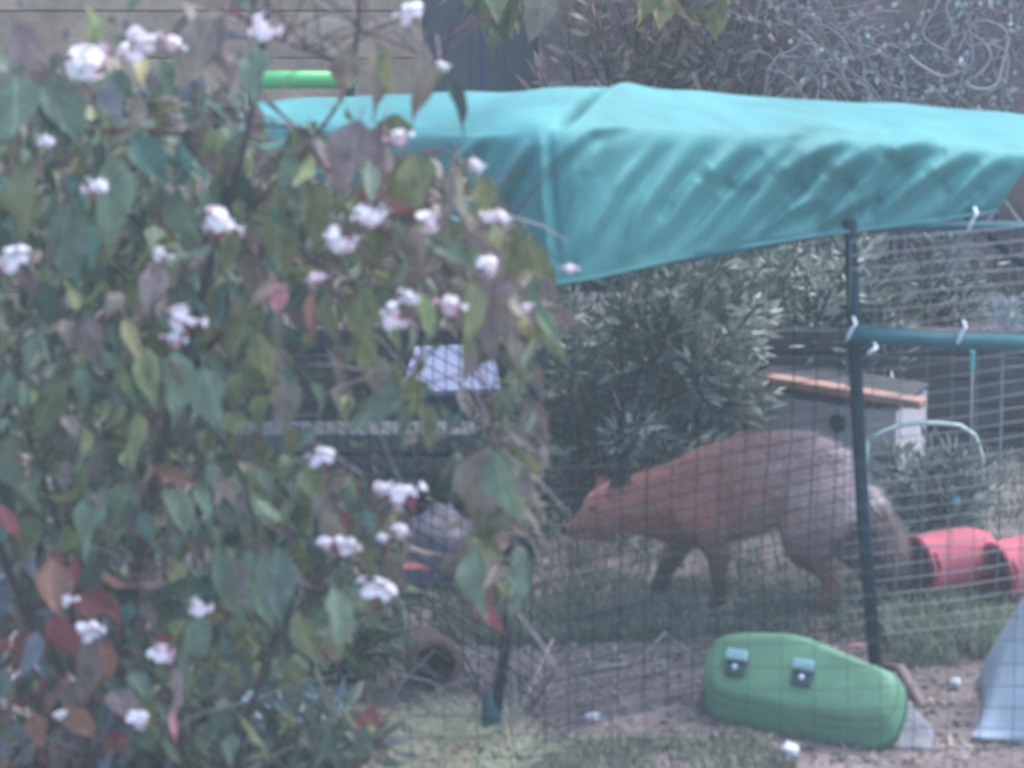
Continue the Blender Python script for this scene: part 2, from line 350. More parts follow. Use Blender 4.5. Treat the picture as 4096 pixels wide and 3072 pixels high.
# leaf bunches hanging at the top edge, before the fence
def leafmesh(name, m, wr=.5, fold=.25, curl=.35, wave=0.0, twist=0.0, asym=0.0, rows=9):
    prof = [(0, .03), (.07, .40), (.18, .80), (.34, 1), (.52, .88), (.70, .55), (.83, .25), (.92, .09), (1, .004)]
    b = MB(); vs = []; cols = 5
    for i in range(rows + 1):
        t = i / rows; hw = interp(prof, t) * wr / 2
        cy = curl * (t ** 1.8) * .55; z = -(t - .16 * abs(curl) * t * t); cx = asym * t * t * .3; tw = twist * t
        for j in range(cols):
            u = (j - 2) / 2; lx = u * hw * (1 + asym * .25 * u); ly = -fold * abs(u) ** .8 * hw + wave * math.sin(t * 15 + u * 2.3) * abs(u) * .03
            vs.append((cx + lx * math.cos(tw) - ly * math.sin(tw), cy + lx * math.sin(tw) + ly * math.cos(tw), z + .05 * abs(u) * hw))
    b.add(vs, [(i * cols + j, i * cols + j + 1, (i + 1) * cols + j + 1, (i + 1) * cols + j) for i in range(rows) for j in range(cols - 1)])
    b.tube([(0, 0, 0), (0, .02, .09), (0, .06, .18)], [.012, .010, .009], 3)
    me = bpy.data.meshes.new(name); me.from_pydata(b.v, [], b.f); me.materials.append(m); me.polygons.foreach_set('use_smooth', [True] * len(me.polygons)); me.update()
    return me
SHAPES = [(.46, .45, .45, .8, .3, .3), (.54, .35, .7, 1.3, -.5, -.3), (.38, .7, .5, .7, .7, .4), (.52, .6, -.45, 1.2, -.3, .5), (.32, .85, .9, .6, 1.0, -.5), (.44, .9, .3, 1.6, -.8, .2), (.50, .25, 1.1, 1.0, .2, -.6)]
NS = len(SHAPES)
LMESH = {(k, s): leafmesh('leaf', LM[k], *SHAPES[s]) for k in LMK for s in range(NS)}
def leafmat(loc, ln, roll=0, yaw=0, tilt=0, wd=1.0):
    return Matrix.Translation(loc) @ Matrix.Rotation(R(-roll), 4, 'Y') @ Matrix.Rotation(R(tilt), 4, 'X') @ Matrix.Rotation(R(yaw), 4, 'Z') @ Matrix.Diagonal((ln * wd, ln, ln, 1))
def leafobj(parent, k, s, mtx, label=None):
    o = bpy.data.objects.new('leaf', LMESH[(k, s)]); COL.objects.link(o); o.parent = parent
    o.matrix_local = Matrix.Translation(-parent.location) @ mtx
    if label: o['label'] = label
    return o
rnd = random.Random(21)
for (px, py, nl, lab) in ((2010, 0, 36, 'olive leaf bunch hanging from above before the slate grey panel'), (2760, 0, 32, 'pale olive leaf bunch hanging from above before the mauve fence')):
    t = thing('hanging_branch', at(px, py, 1.6), lab, 'branch')
    q0 = at(px, py, 1.6); fx_ = q0.x + .09
    b = MB(); b.tube([Vector((fx_, YF - .05, 0)), Vector((fx_ + .02, YF - .06, .7)), Vector((fx_, YF - .10, 1.25)), Vector((fx_ - .02, YF - .25, 1.45)), Vector((q0.x + .03, 1.78, 1.46)), q0 + Vector((.01, .03, .16)), q0], [.011, .010, .009, .008, .007, .006, .004], 6)
    b.build('stem', M['bark'], t)
    for i in range(nl):
        p = at(px + rnd.uniform(-170, 170), py + rnd.uniform(-190, 0) - 20, 1.6 + rnd.uniform(-.1, .1))
        leafobj(t, rnd.choice(('olive', 'olive', 'dull_brown', 'yellow_green', 'pale_yellow')), rnd.randrange(NS), leafmat(p, rnd.uniform(.10, .20), rnd.uniform(-25, 25), rnd.uniform(-60, 60), rnd.uniform(-25, 25)))

# ------------------------------------------------------------------ the run: frame, mesh, sheet
ZT = 1.10
def top_at(px, py, z=ZT): return gnd(px, py, z)
A = gnd(1960, 2950); A.z = 0
Lc = top_at(2190, 1125); Rc = top_at(3990, 845); Bk = top_at(880, 520)
P2b = gnd(3512, 2700); P2b.z = 0; P2t = top_at(3400, 915)
dirf = (Rc - Lc).normalized()
Rfar = Lc + dirf * ((Rc - Lc).length + .55)
Rback = Rfar + (Bk - Lc)
run = thing('wire_run', (Lc.x, Lc.y, 0), 'wire mesh animal run with dark posts under a blue green sheet', 'pen')
def part_tube(name, pts, r, m, parent, n=8):
    b = MB(); b.tube(pts, r, n); return b.build(name, m, parent, smooth=True)
part_tube('post', [A + Vector((0, 0, -.05)), A.lerp(Lc, .5) + Vector((.01, 0, 0)), Lc + Vector((0, 0, -.004))], .013, M['dark_post'], run)
part_tube('post', [P2b + Vector((.002, 0, -.05)), P2b.lerp(P2t, .35) + Vector((-.012, 0, 0)), P2b.lerp(P2t, .7) + Vector((-.008, 0, 0)), P2t + Vector((0, 0, .02))], .0165, M['dark_post'], run)
for q in (at(4330, 905, P2t.y + .22), Bk): part_tube('post', [Vector((q.x, q.y, -.05)), q], .015, M['dark_post'], run)
Rend = at(4330, 905, P2t.y + .22)
part_tube('top_rail', [Lc + Vector((0, .02, -.01)), P2t + Vector((0, .02, -.004)), at(3760, 902, P2t.y + .1), Rend], .011, M['teal_metal'], run)
part_tube('top_rail', [Lc + Vector((0, .02, -.01)), Bk], .011, M['teal_metal'], run)
# ridge bars that carry the sheet
ZR = .24
r0, r1 = Lc + Vector((0, .06, ZR)), Rfar + Vector((0, .06, .11))
# mid rail at the right
m0 = at(3400, 1335, P2b.lerp(P2t, .74).y - .025); m1 = at(4300, 1378, m0.y + .2)
b = MB(); b.tube([m0, m0.lerp(m1, .4) + Vector((0, 0, -.004)), m1], .021, 10); rail = b.build('mid_rail', M['teal_metal'], run, smooth=True)
for (px, py, l) in ((3405, 1320, .05), (3845, 1335, .055), (3890, 880, .05), (3490, 1400, .02)):
    q = at(px, py, P2b.lerp(P2t, .74).y - .055 + (.1 if px > 3700 else 0)); b = MB()
    b.tube([q + Vector((.006, .02, l * .5)), q + Vector((.010, 0, l * .3)), q + Vector((0, -.004, 0)), q + Vector((-.008, 0, -l * .4)), q + Vector((-.004, .02, -l * .5))], .0045, 6)
    b.build('cable_tie', M['tie'], run, smooth=True)
b = MB(); b.tube([at(3870, 860, -.30), at(4000, 980, -.30), at(4200, 1150, -.30)], .011, 7); b.build('brace', M['dark_post'], run, smooth=True)

def wire_panel(name, a, bb_, h, sv, sh, r, m, parent, bow=.012, z0=.0, seed=3, lean=0.0):
    rn = random.Random(seed); mb = MB(); a, bb_ = Vector(a), Vector(bb_); d = bb_ - a; d.z = 0; L = d.length; d.normalize(); nrm = Vector((-d.y, d.x, 0))
    def pt(u, v):
        o = bow * noise.noise(Vector((u * 2.1, v * 2.3, seed))) * 2
        du = .006 * noise.noise(Vector((u * 5, v * 4, seed + 9))); dv = .010 * noise.noise(Vector((u * 3, v * 5, seed + 5)))
        return a + d * (u + du) + nrm * (o + lean * v) + Vector((0, 0, z0 + v + dv))
    nu, nv = int(L / sv), int(h / sh)
    for i in range(nu + 1): mb.tube([pt(i * sv, h * k / 14) for k in range(15)], r, 4, cap=False)
    for j in range(nv + 1): mb.tube([pt(L * k / 22, j * sh) for k in range(23)], r, 4, cap=False)
    return tag(mb.build(name, m, parent), kind='stuff')
off = Vector((0, -.022, 0))
fl = Vector((A.x, A.y, 0)); fr = Vector((Rfar.x, Rfar.y, 0))
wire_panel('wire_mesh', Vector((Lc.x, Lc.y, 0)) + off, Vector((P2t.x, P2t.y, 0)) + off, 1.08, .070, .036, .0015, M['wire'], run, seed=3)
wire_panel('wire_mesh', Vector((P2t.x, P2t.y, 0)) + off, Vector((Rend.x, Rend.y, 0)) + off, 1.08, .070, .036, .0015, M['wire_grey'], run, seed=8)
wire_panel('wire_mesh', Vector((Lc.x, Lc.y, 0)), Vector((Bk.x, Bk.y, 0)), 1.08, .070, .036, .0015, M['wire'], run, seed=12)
nf = thing('garden_netting', (at(3000, 3000, -1.32).x, -1.32, 0), 'low slack wire netting standing in front of the green case', 'netting')
wire_panel('netting_wires', Vector((at(1500, 2500, -1.32).x, -1.32, -.02)), Vector((at(4400, 2500, -1.25).x, -1.25, -.02)), .80, .075, .052, .0010, M['wire_net'], nf, bow=.02, seed=21)

# the sheet (teal): bottom edge, shoulder and ridge, each a real line in space
def col_tab(s):                         # s in 0..1 round the run: left side 0..0.36, front 0.36..1
    return s
bot_px = [(0, 860, 530), (.12, 1250, 700), (.25, 1780, 980), (.36, 2185, 1140), (.42, 2350, 1118), (.55, 2800, 1018), (.7, 3250, 945), (.85, 3700, 890), (1, 3995, 845)]
sho_px = [(0, 930, 455), (.12, 1250, 500), (.25, 1750, 545), (.36, 2150, 520), (.42, 2330, 500), (.55, 2750, 505), (.7, 3250, 520), (.85, 3750, 560), (1, 4175, 612)]
rid_px = [(0, 1010, 395), (.12, 1350, 380), (.25, 1800, 352), (.36, 2150, 345), (.42, 2350, 330), (.48, 2520, 333), (.55, 2720, 350), (.7, 3150, 385), (.85, 3650, 402), (1, 4290, 468)]
def tab2(T, s): return interp([(a, b) for a, b, c in T], s), interp([(a, c) for a, b, c in T], s)
def bot(s):
    px, py = tab2(bot_px, s); return gnd(px, py, ZT - .005)
def sho(s):
    px, py = tab2(sho_px, s); q = bot(s); return at(px, py, q.y + .03)
def rid(s):
    px, py = tab2(rid_px, s); return at(px, py, sho(s).y + .55)
def smooth_s(f, s, k=.022):
    p = Vector((0, 0, 0)); 
    for d in (-2, -1, 0, 1, 2): p += f(min(1, max(0, s + d * k)))
    return p / 5
rn = random.Random(2)
CREASE = [(((2640, 540), (2470, 760), (2290, 1070)), 26, .016), (((2790, 545), (2600, 800), (2480, 1060)), 34, .020), (((3000, 545), (2830, 700), (2560, 1020)), 40, .026), (((3180, 560), (2960, 740), (2720, 1010)), 30, .018),
          (((3400, 520), (3120, 690), (2860, 1000)), 46, .030), (((3560, 550), (3330, 690), (3040, 960)), 40, .026), (((3760, 530), (3560, 620), (3280, 900)), 36, .024), (((3900, 600), (3720, 690), (3500, 880)), 32, .020),
          (((4020, 620), (3880, 720), (3760, 870)), 26, .018), (((2420, 530), (2350, 700), (2230, 1000)), 22, .010), (((3300, 780), (3150, 850), (2960, 980)), 22, .014), (((3500, 760), (3400, 830), (3220, 930)), 20, .013),
          (((2560, 480), (2360, 520), (2160, 700)), 24, .012), (((2160, 520), (2172, 800), (2192, 1100)), 20, .009), (((2120, 560), (2040, 700), (1960, 900)), 26, .016), (((1960, 520), (1840, 640), (1760, 800)), 26, .016), (((3900, 470), (3500, 480), (3100, 540)), 22, .008)]
for _ in range(4):
    x_, y_ = rn.uniform(2350, 3950), rn.uniform(560, 820); l_ = rn.uniform(80, 200); CREASE.append((((x_, y_), (x_ - l_ * .4, y_ + l_ * .35), (x_ - l_ * .75, y_ + l_)), rn.uniform(12, 20), rn.uniform(.005, .010)))
def proj(co):
    d = co - CAM; dep = d.y * CP - d.z * SP; up = d.y * SP + d.z * CP
    return 2048 + d.x / dep * FPX, 1536 - up / dep * FPX
NU, NV = 380, 100
sh = MB(); vs = []
def ridge_n(x): return (1 - abs(2 * (x - math.floor(x)) - 1))
for i in range(NU + 1):
    s = i / NU
    B, E, Rr = smooth_s(bot, s, .006), smooth_s(sho, s), smooth_s(rid, s)
    back = Rr + Vector((0, .35, -.22))
    sec = []
    for j in range(NV + 1):
        v = j / NV                       # 0 bottom, .5 shoulder, .8 ridge, 1 back
        if v < .5:
            t = v / .5; p = B.lerp(E, t) + Vector((0, -math.sin(t * math.pi) * .012, 0))
        elif v < .8:
            t = (v - .5) / .3; p = E.lerp(Rr, t); p.z += math.sin(t * math.pi) * .010
        else:
            t = (v - .8) / .2; p = Rr.lerp(back, t); p.z += math.sin(t * math.pi) * .03
        sec.append(p)
    for _ in range(26):                  # round the shoulder
        sec = [sec[0]] + [(sec[a_ - 1] + sec[a_] * 2 + sec[a_ + 1]) / 4 for a_ in range(1, NV)] + [sec[NV]]
    for j in range(NV + 1):
        v = j / NV; p = sec[j].copy()
        # tension creases pulling down to the left, each its own line
        qx, qy = proj(p); d = 0.0
        for (P3, wd_, am) in CREASE:
            for (ax_, ay_), (bx_, by_), k0 in ((P3[0], P3[1], 0), (P3[1], P3[2], 1)):
                vx, vy = bx_ - ax_, by_ - ay_; l2 = vx * vx + vy * vy; t = ((qx - ax_) * vx + (qy - ay_) * vy) / l2
                if t < -.12 or t > 1.12: continue
                dist = ((qx - ax_) * vy - (qy - ay_) * vx) / math.sqrt(l2) / wd_ + .35 * noise.noise(Vector((qx / 160, qy / 160, am * 99)))
                if abs(dist) > 4.5: continue
                g_ = (t + k0) / 2; win = max(0, math.sin(min(1, max(0, g_)) * math.pi)) ** .7 * min(1, max(0, (t + .12) / .24)) * min(1, max(0, (1.12 - t) / .24))
                d += win * am * (math.exp(-dist * dist) - .8 * math.exp(-((dist - 1.8) / 1.2) ** 2))
        d = d * 1.3 + .009 * noise.noise(Vector(((qx + qy * .7) / 150, (qy - qx * .3) / 420, 4)))
        if v > .5: p.z += .014 * noise.noise(Vector((s * 11, v * 5, 6)))
        if v < .06: d *= .5 + .5 * v / .06
        # fold in the top near the hump
        da = (s - (.385 + (v - .5) * .26)) / .010
        if .5 < v < .82: p.z -= .05 * math.exp(-da * da) * math.sin((v - .5) / .32 * math.pi) ; p.z += .016 * math.exp(-((da - 2.4) / 1.6) ** 2) * math.sin((v - .5) / .32 * math.pi)
        # crease above the corner post
        dc = (s - .365) / .008
        if v < .55: d += .008 * math.exp(-dc * dc) * math.sin(min(1, v / .5) * math.pi * .9)
        wgt = 1.0 if v < .5 else max(0, 1 - (v - .5) / .22)
        p += Vector((-.15 * d, -d, .35 * d)) * wgt
        vs.append(p)
w_ = NV + 1
sh.add(vs, [(i * w_ + j, (i + 1) * w_ + j, (i + 1) * w_ + j + 1, i * w_ + j + 1) for i in range(NU) for j in range(NV)])
tarp = sh.build('tarpaulin', M['teal_sheet'], org=Vector((Lc.x, Lc.y, ZT)), smooth=True)
tag(tarp, 'blue green plastic sheet draped in folds over the top of the wire run', 'tarpaulin')
so = tarp.modifiers.new('thick', 'SOLIDIFY'); so.thickness = .002
hem = MB(); hem.tube([smooth_s(bot, i / 120, .006) + Vector((0, -.004, .002)) for i in range(121)], .0045, 6); hm = hem.build('hem', M['teal_sheet'], tarp, smooth=True)

# green pipe behind the sheet, left
b = MB(); b.tube([at(980, 320, 1.78), at(1200, 318, 1.76), at(1420, 318, 1.75)], .0265, 12)
b.tube([at(978, 320, 1.78), at(990, 320, 1.78)], .030, 12)
for q_ in (at(1010, 320, 1.78), at(1400, 318, 1.75)): b.tube([q_, Vector((q_.x, q_.y + .02, 0))], .014, 8, 1)
tag(b.build('pipe_rail', [M['pipe_green'], M['dark_post']], smooth=True), 'bright green pipe rail standing level behind the left end of the sheet', 'rail')

# ------------------------------------------------------------------ fox
YX = gnd(2900, 2425).y
def fp(px, py, dy=0): return at(px, py, YX + dy)
KX = mpp(YX)
chains = []
def chain(pts, flat=.75): chains.append((pts, flat))
chain([(2600, 1985, 0, 105), (2730, 1985, 0, 152), (2860, 1950, 0, 180), (3000, 1908, 0, 190), (3100, 1897, 0, 186), (3200, 1905, 0, 190), (3300, 1938, 0, 168), (3355, 1975, 0, 112)], .66)
chain([(2700, 2050, 0, 125), (2800, 2055, 0, 135), (2930, 2030, 0, 134), (3080, 1990, 0, 130)], .66)
chain([(2740, 1985, 0, 140), (2600, 1985, 0, 112), (2470, 2020, 0, 98)], .75)
chain([(2700, 2060, 0, 110), (2570, 2060, 0, 84), (2470, 2065, 0, 66)], .7)
chain([(2450, 2015, 0, 86), (2405, 2030, 0, 78)], .9)
chain([(2425, 2075, 0, 72), (2385, 2085, 0, 60)], 1.0)
chain([(2390, 2050, 0, 58), (2335, 2085, 0, 42), (2285, 2115, 0, 27), (2268, 2124, 0, 20)], .85)
chain([(2410, 2125, 0, 42), (2330, 2140, 0, 24), (2295, 2140, 0, 15)], .85)
for sy, (ex, ey, tx, ty) in ((-1, (2455, 1965, 2505, 1850)), (1, (2410, 1955, 2393, 1815))):
    o = sy * .045
    chain([(ex, ey, o, 36), ((ex + tx) / 2, (ey + ty) / 2, o * 1.15, 24), (tx, ty, o * 1.3, 5)], .55)
chain([(2790, 2060, -.06, 95), (2840, 2160, -.065, 56), (2866, 2220, -.065, 42), (2874, 2320, -.065, 33), (2872, 2395, -.065, 29), (2850, 2415, -.065, 27)], .8)
chain([(2730, 2060, .06, 90), (2715, 2170, .06, 56), (2685, 2230, .06, 42), (2640, 2325, .06, 33), (2612, 2392, .06, 28), (2588, 2408, .06, 26)], .8)
chain([(3270, 2010, -.05, 150), (3225, 2120, -.06, 112), (3220, 2190, -.065, 84), (3275, 2250, -.065, 54), (3318, 2305, -.065, 36), (3308, 2390, -.065, 30), (3275, 2414, -.065, 27)], .62)
chain([(3320, 2010, .05, 130), (3350, 2110, .06, 92), (3380, 2180, .06, 66), (3440, 2250, .06, 42), (3480, 2300, .06, 33), (3482, 2380, .06, 27), (3455, 2400, .06, 25)], .62)
chain([(3380, 1930, 0, 60), (3450, 1975, .01, 50), (3505, 2070, .02, 56), (3548, 2180, .03, 64), (3578, 2280, .03, 58), (3600, 2350, .03, 34), (3610, 2385, .03, 10)], .9)
fb = MB()
for pts, flat in chains:
    n_ = len(pts)
    for i in range(n_ - 1):
        a, c = pts[i], pts[i + 1]
        dist = math.hypot(a[0] - c[0], a[1] - c[1]); steps = max(2, int(dist / (min(a[3], c[3]) * .30 + 3)))
        for q in range(steps + (1 if i == n_ - 2 else 0)):
            t = q / steps; px, py, dy, r = [a[z] + (c[z] - a[z]) * t for z in range(4)]
            ctr = fp(px, py, dy); rr = r * KX
            fb.blob(ctr, (rr, rr * flat, rr), seg=12, rings=8)
fox = thing('fox', (fp(2900, 2000).x, YX, 0), 'reddish brown fox walking left with its head lowered inside the run', 'fox')
tmp = fb.build('tmp_body', M['soil'])
rm = tmp.modifiers.new('r', 'REMESH'); rm.mode = 'VOXEL'; rm.voxel_size = .0055
smm = tmp.modifiers.new('s', 'SMOOTH'); smm.factor = .6; smm.iterations = 7
dg = bpy.context.evaluated_depsgraph_get(); dg.update()
me = bpy.data.meshes.new_from_object(tmp.evaluated_get(dg))
bpy.data.objects.remove(tmp)
me.name = 'body'
zmin = min(v.co.z for v in me.vertices)
def mixc(a, b, t): t = max(0, min(1, t)); return tuple(x + (y - x) * t for x, y in zip(a, b))
def proj(co):
    d = co - CAM; dep = d.y * CP - d.z * SP; up = d.y * SP + d.z * CP
    return 2048 + d.x / dep * FPX, 1536 - up / dep * FPX
RED, GREY, LOW_SHADE, PALE, BLACK = (.46, .19, .15), (.50, .36, .36), (.15, .095, .09), (.66, .55, .56), (.03, .028, .032)
def coat_shade(co):
    # fur colours plus painted lower-body shade, in body coordinates (head at low x)
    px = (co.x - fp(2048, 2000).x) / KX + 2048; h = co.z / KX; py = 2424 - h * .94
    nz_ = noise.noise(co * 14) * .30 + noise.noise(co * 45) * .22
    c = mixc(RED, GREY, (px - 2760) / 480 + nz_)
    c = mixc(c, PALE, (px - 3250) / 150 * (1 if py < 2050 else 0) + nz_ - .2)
    c = mixc(c, LOW_SHADE, (py - 2010) / 170 + nz_)  # darker towards the belly: shade painted into the fur colour
    if px < 2700: c = mixc(c, mixc(RED, LOW_SHADE, .35), (py - 2080) / 80)
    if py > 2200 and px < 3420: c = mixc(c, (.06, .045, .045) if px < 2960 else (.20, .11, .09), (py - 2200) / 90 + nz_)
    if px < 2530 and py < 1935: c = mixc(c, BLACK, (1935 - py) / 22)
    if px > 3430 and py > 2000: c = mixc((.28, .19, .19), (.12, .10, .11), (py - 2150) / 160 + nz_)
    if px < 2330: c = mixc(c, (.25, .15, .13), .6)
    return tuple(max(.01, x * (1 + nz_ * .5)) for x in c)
at_ = me.color_attributes.new('coat_shade', 'FLOAT_COLOR', 'POINT')
for v in me.vertices: at_.data[v.index].color = (*coat_shade(v.co), 1)
mf = bpy.data.materials.new('fox_coat_shade'); mf.use_nodes = True
nn, ll = mf.node_tree.nodes, mf.node_tree.links; pb = nn['Principled BSDF']; va = nn.new('ShaderNodeVertexColor'); va.layer_name = 'coat_shade'
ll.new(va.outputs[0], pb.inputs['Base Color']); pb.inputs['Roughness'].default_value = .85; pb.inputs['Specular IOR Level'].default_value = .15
bz = nn.new('ShaderNodeTexNoise'); bz.inputs['Scale'].default_value = 90; bn = nn.new('ShaderNodeBump'); bn.inputs['Strength'].default_value = .6; bn.inputs['Distance'].default_value = .006
tcn = nn.new('ShaderNodeTexCoord'); ll.new(tcn.outputs['Object'], bz.inputs['Vector']); ll.new(bz.outputs['Fac'], bn.inputs['Height']); ll.new(bn.outputs[0], pb.inputs['Normal'])
# fur: short strands leaning to the tail
fur = MB(); fcol = []; rnd = random.Random(5)
areas = [p.area for p in me.polygons]; picks = rnd.choices(range(len(areas)), weights=areas, k=26000)
for pi in picks:
    p = me.polygons[pi]; vv = [me.vertices[i].co for i in p.vertices]
    wts = [rnd.random() for _ in vv]; tw_ = sum(wts); c = Vector((0, 0, 0))
    for a, q in zip(wts, vv): c += q * (a / tw_)
    nrm = p.normal; px = (c.x - fp(2048, 2000).x) / KX + 2048
    lie = Vector((.9, 0, -.35)) if px < 3430 else Vector((.45, 0, -.9))
    ln = rnd.uniform(.012, .030) * (.45 if px < 2560 else 1) * (1.9 if px > 3480 and c.z > .05 else 1) * (.5 if c.z < .15 and px < 3430 else 1)
    d = (nrm * .55 + lie + Vector((rnd.gauss(0, .25), rnd.gauss(0, .25), rnd.gauss(0, .25)))).normalized()
    sd_ = d.cross(nrm); sd_ = sd_.normalized() * .0013 if sd_.length > .01 else Vector((.0013, 0, 0))
    fur.add([c - sd_, c + sd_, c + d * ln], [(0, 1, 2)]); cc = coat_shade(c); k = rnd.uniform(.55, 1.5); fcol.append(tuple(x * k for x in cc))
for v in me.vertices: v.co -= fox.location
me.materials.clear(); me.materials.append(mf); me.polygons.foreach_set('use_smooth', [True] * len(me.polygons)); me.polygons.foreach_set('material_index', [0] * len(me.polygons))
body = bpy.data.objects.new('body', me); COL.objects.link(body); body.parent = fox
fo = fur.build('fur', mf, fox); fa = fo.data.color_attributes.new('coat_shade', 'FLOAT_COLOR', 'POINT')
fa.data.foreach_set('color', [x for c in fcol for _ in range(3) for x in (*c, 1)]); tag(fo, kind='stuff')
EYE = mat('eye', (.05, .03, .01), .1, .1, spec=.6)
for sy in (-1, 1):
    b = MB(); b.blob(fp(2368, 2035, sy * .037), (.0085, .006, .0085), seg=12, rings=8); b.build('eye', EYE, fox, smooth=True)
b = MB(); b.blob(fp(2258, 2120, 0), (.012, .012, .010), seg=12, rings=8); b.build('nose', M['dark_hole'], fox, smooth=True)
fox.location.z -= zmin + .004 if zmin > 0 else 0

# ------------------------------------------------------------------ green case leaning on the run
G1, G2 = gnd(2850, 2905), gnd(3490, 3005)
ex = (G2 - G1); ex.z = 0; ex.normalize(); nback = Vector((-ex.y, ex.x, 0))
tl = R(33); eu = (Vector((0, 0, 1)) * math.cos(tl) + nback * math.sin(tl)).normalized(); en = ex.cross(eu).normalized()   # toward camera
def onplane(px, py, off=0.0):
    d = ray(px, py); o = G1 + en * off; return CAM + d * ((o - CAM).dot(en) / d.dot(en))
outl = [(2812, 2770), (2822, 2700), (2850, 2620), (2890, 2572), (2960, 2552), (3080, 2545), (3200, 2552), (3290, 2580), (3380, 2625), (3480, 2675), (3560, 2712), (3608, 2738), (3625, 2785), (3622, 2850), (3600, 2920), (3575, 2965), (3520, 2992), (3440, 2998), (3330, 2985), (3200, 2958), (3070, 2930), (2960, 2910), (2880, 2885), (2832, 2845)]
def cr(P, k=4):
    out = []; n_ = len(P)
    for i in range(n_):
        p0, p1, p2, p3 = [Vector(P[(i + d) % n_]) for d in (-1, 0, 1, 2)]
        for j in range(k):
            t = j / k; out.append(.5 * ((2 * p1) + (p2 - p0) * t + (2 * p0 - 5 * p1 + 4 * p2 - p3) * t * t + (3 * p1 - p0 - 3 * p2 + p3) * t ** 3))
    return out
base = [onplane(p.x, p.y) for p in cr(outl)]
cc = onplane(3195, 2735); n_ = len(base)
def ring(sc, off, ctr=None):
    ctr = ctr or cc; return [ctr + (p - ctr) * sc + en * off for p in base]
case = thing('case', (cc.x, cc.y, 0), 'green rounded plastic case with two latches lying tilted on the soil', 'case')
up_c = onplane(3190, 2640); lo_c = onplane(3190, 2680)
def ring2(sx, sy, off, ctr):
    return [ctr + ex * (p - ctr).dot(ex) * sx + eu * (p - ctr).dot(eu) * sy + en * off for p in base]
c2 = onplane(3190, 2600)
rings = [ring2(.0, .0, .070, c2), ring2(.5, .40, .070, c2), ring2(.80, .64, .068, c2), ring2(.88, .70, .063, c2), ring2(.925, .745, .052, c2), ring2(.95, .775, .040, c2), ring2(.965, .84, .026, c2), ring2(.985, .93, .010, c2), ring2(.995, .975, .001, c2)]
def loft(mb, rings, flip=False):
    vs = [v for r_ in rings for v in r_]; fs = []
    for i in range(len(rings) - 1):
        for j in range(n_):
            q = (i * n_ + j, (i + 1) * n_ + j, (i + 1) * n_ + (j + 1) % n_, i * n_ + (j + 1) % n_); fs.append(q[::-1] if flip else q)
    mb.add(vs, fs)
b = MB(); loft(b, rings); b.build('upper_shell', M['green_plastic'], case, smooth=True)
b = MB(); loft(b, [ring(.99, -.006), ring(.985, -.03), ring(.95, -.07), ring(.86, -.10), ring(.0, -.105)]); b.build('lower_shell', M['green_plastic'], case, smooth=True)
b = MB(); rm_ = ring2(.952, .778, .039, c2); b.tube(rm_ + [rm_[0]], .0038, 6, cap=False); b.build('rim', M['green_plastic'], case, smooth=True)
b = MB(); b.tube(ring(.993, -.0015) + [ring(.993, -.0015)[0]], .005, 6, cap=False); b.build('seam', M['green_seam'], case, smooth=True)
Mx = Matrix((ex, eu, en)).transposed()
for (px, py) in ((2948, 2652), (3215, 2692)):
    c = onplane(px, py, .070); lt = MB(); lt.box(c, (.050, .066, .020), Mx, bev=.006); l_ = lt.build('latch', M['latch_dark'], case)
    h_ = MB(); h_.box(c + eu * .016 + en * .012, (.054, .026, .018), Mx, bev=.005); h_.build('latch_lever', M['latch_blue'], l_, org=None)
    l_.children[0].location = Vector((0, 0, 0)) ; l_.children[0].data.transform(Matrix.Translation(-case.location))
    h2 = MB(); h2.blob(c - eu * .012 + en * .011, (.007, .007, .007)); k_ = h2.build('latch_button', M['tie'], l_); k_.data.transform(Matrix.Translation(-case.location))

# ------------------------------------------------------------------ red tubs
def tub(pxc, pyc, Y, rad, ln, yaw, label, tiltz=0.0):
    c = at(pxc, pyc, Y); c.z = rad * .98
    t = thing('tub', (c.x, c.y, 0), label, 'tub', 'red plastic tubs lying on their sides')
    ax = Vector((math.cos(yaw), math.sin(yaw), tiltz)).normalized(); e1 = Vector((-ax.y, ax.x, 0)).normalized(); e2 = ax.cross(e1)
    N = 28; b = MB(); vs = []
    prof = [(-.5, .86), (-.5, .98), (-.485, 1.03), (-.46, 1.03), (-.45, 1.0), (-.2, 1.05), (.1, 1.03), (.3, .96), (.44, .86), (.5, .80), (.5, .0)]
    for u, r_ in prof:
        for j in range(N):
            q = 2 * math.pi * j / N; vs.append(c + ax * u * ln + (e1 * math.cos(q) + e2 * math.sin(q)) * rad * r_)
    b.add(vs, [(i * N + j, i * N + (j + 1) % N, (i + 1) * N + (j + 1) % N, (i + 1) * N + j) for i in range(len(prof) - 1) for j in range(N)])
    b.build('tub_wall', M['red_plastic'], t, smooth=True)
    b = MB(); vs = []
    for u, r_ in ((-.498, .90), (-.2, .86), (.44, .80), (.44, 0)):
        for j in range(N):
            q = 2 * math.pi * j / N; vs.append(c + ax * u * ln + (e1 * math.cos(q) + e2 * math.sin(q)) * rad * r_)
    b.add(vs, [(i * N + j, (i + 1) * N + j, (i + 1) * N + (j + 1) % N, i * N + (j + 1) % N) for i in range(3) for j in range(N)])
    b.build('tub_inside', M['red_plastic'], t, smooth=True)
    b = MB(); b.tube([c + ax * (-.46 * ln) + (e1 * math.cos(q) + e2 * math.sin(q)) * rad * 1.06 + ax * .012 * math.sin(q * 3) for q in [i * math.pi / 9 + math.pi * .75 for i in range(10)]], .004, 6)
    b.build('handle', M['red_plastic'], t, smooth=True)
tub(3800, 2300, .0, .088, .22, R(28), 'red plastic tub with its open end facing left, beside the dark post')
tub(4110, 2320, -.03, .085, .2, R(25), 'red plastic tub cut by the right edge, behind the pale blue plastic', .05)

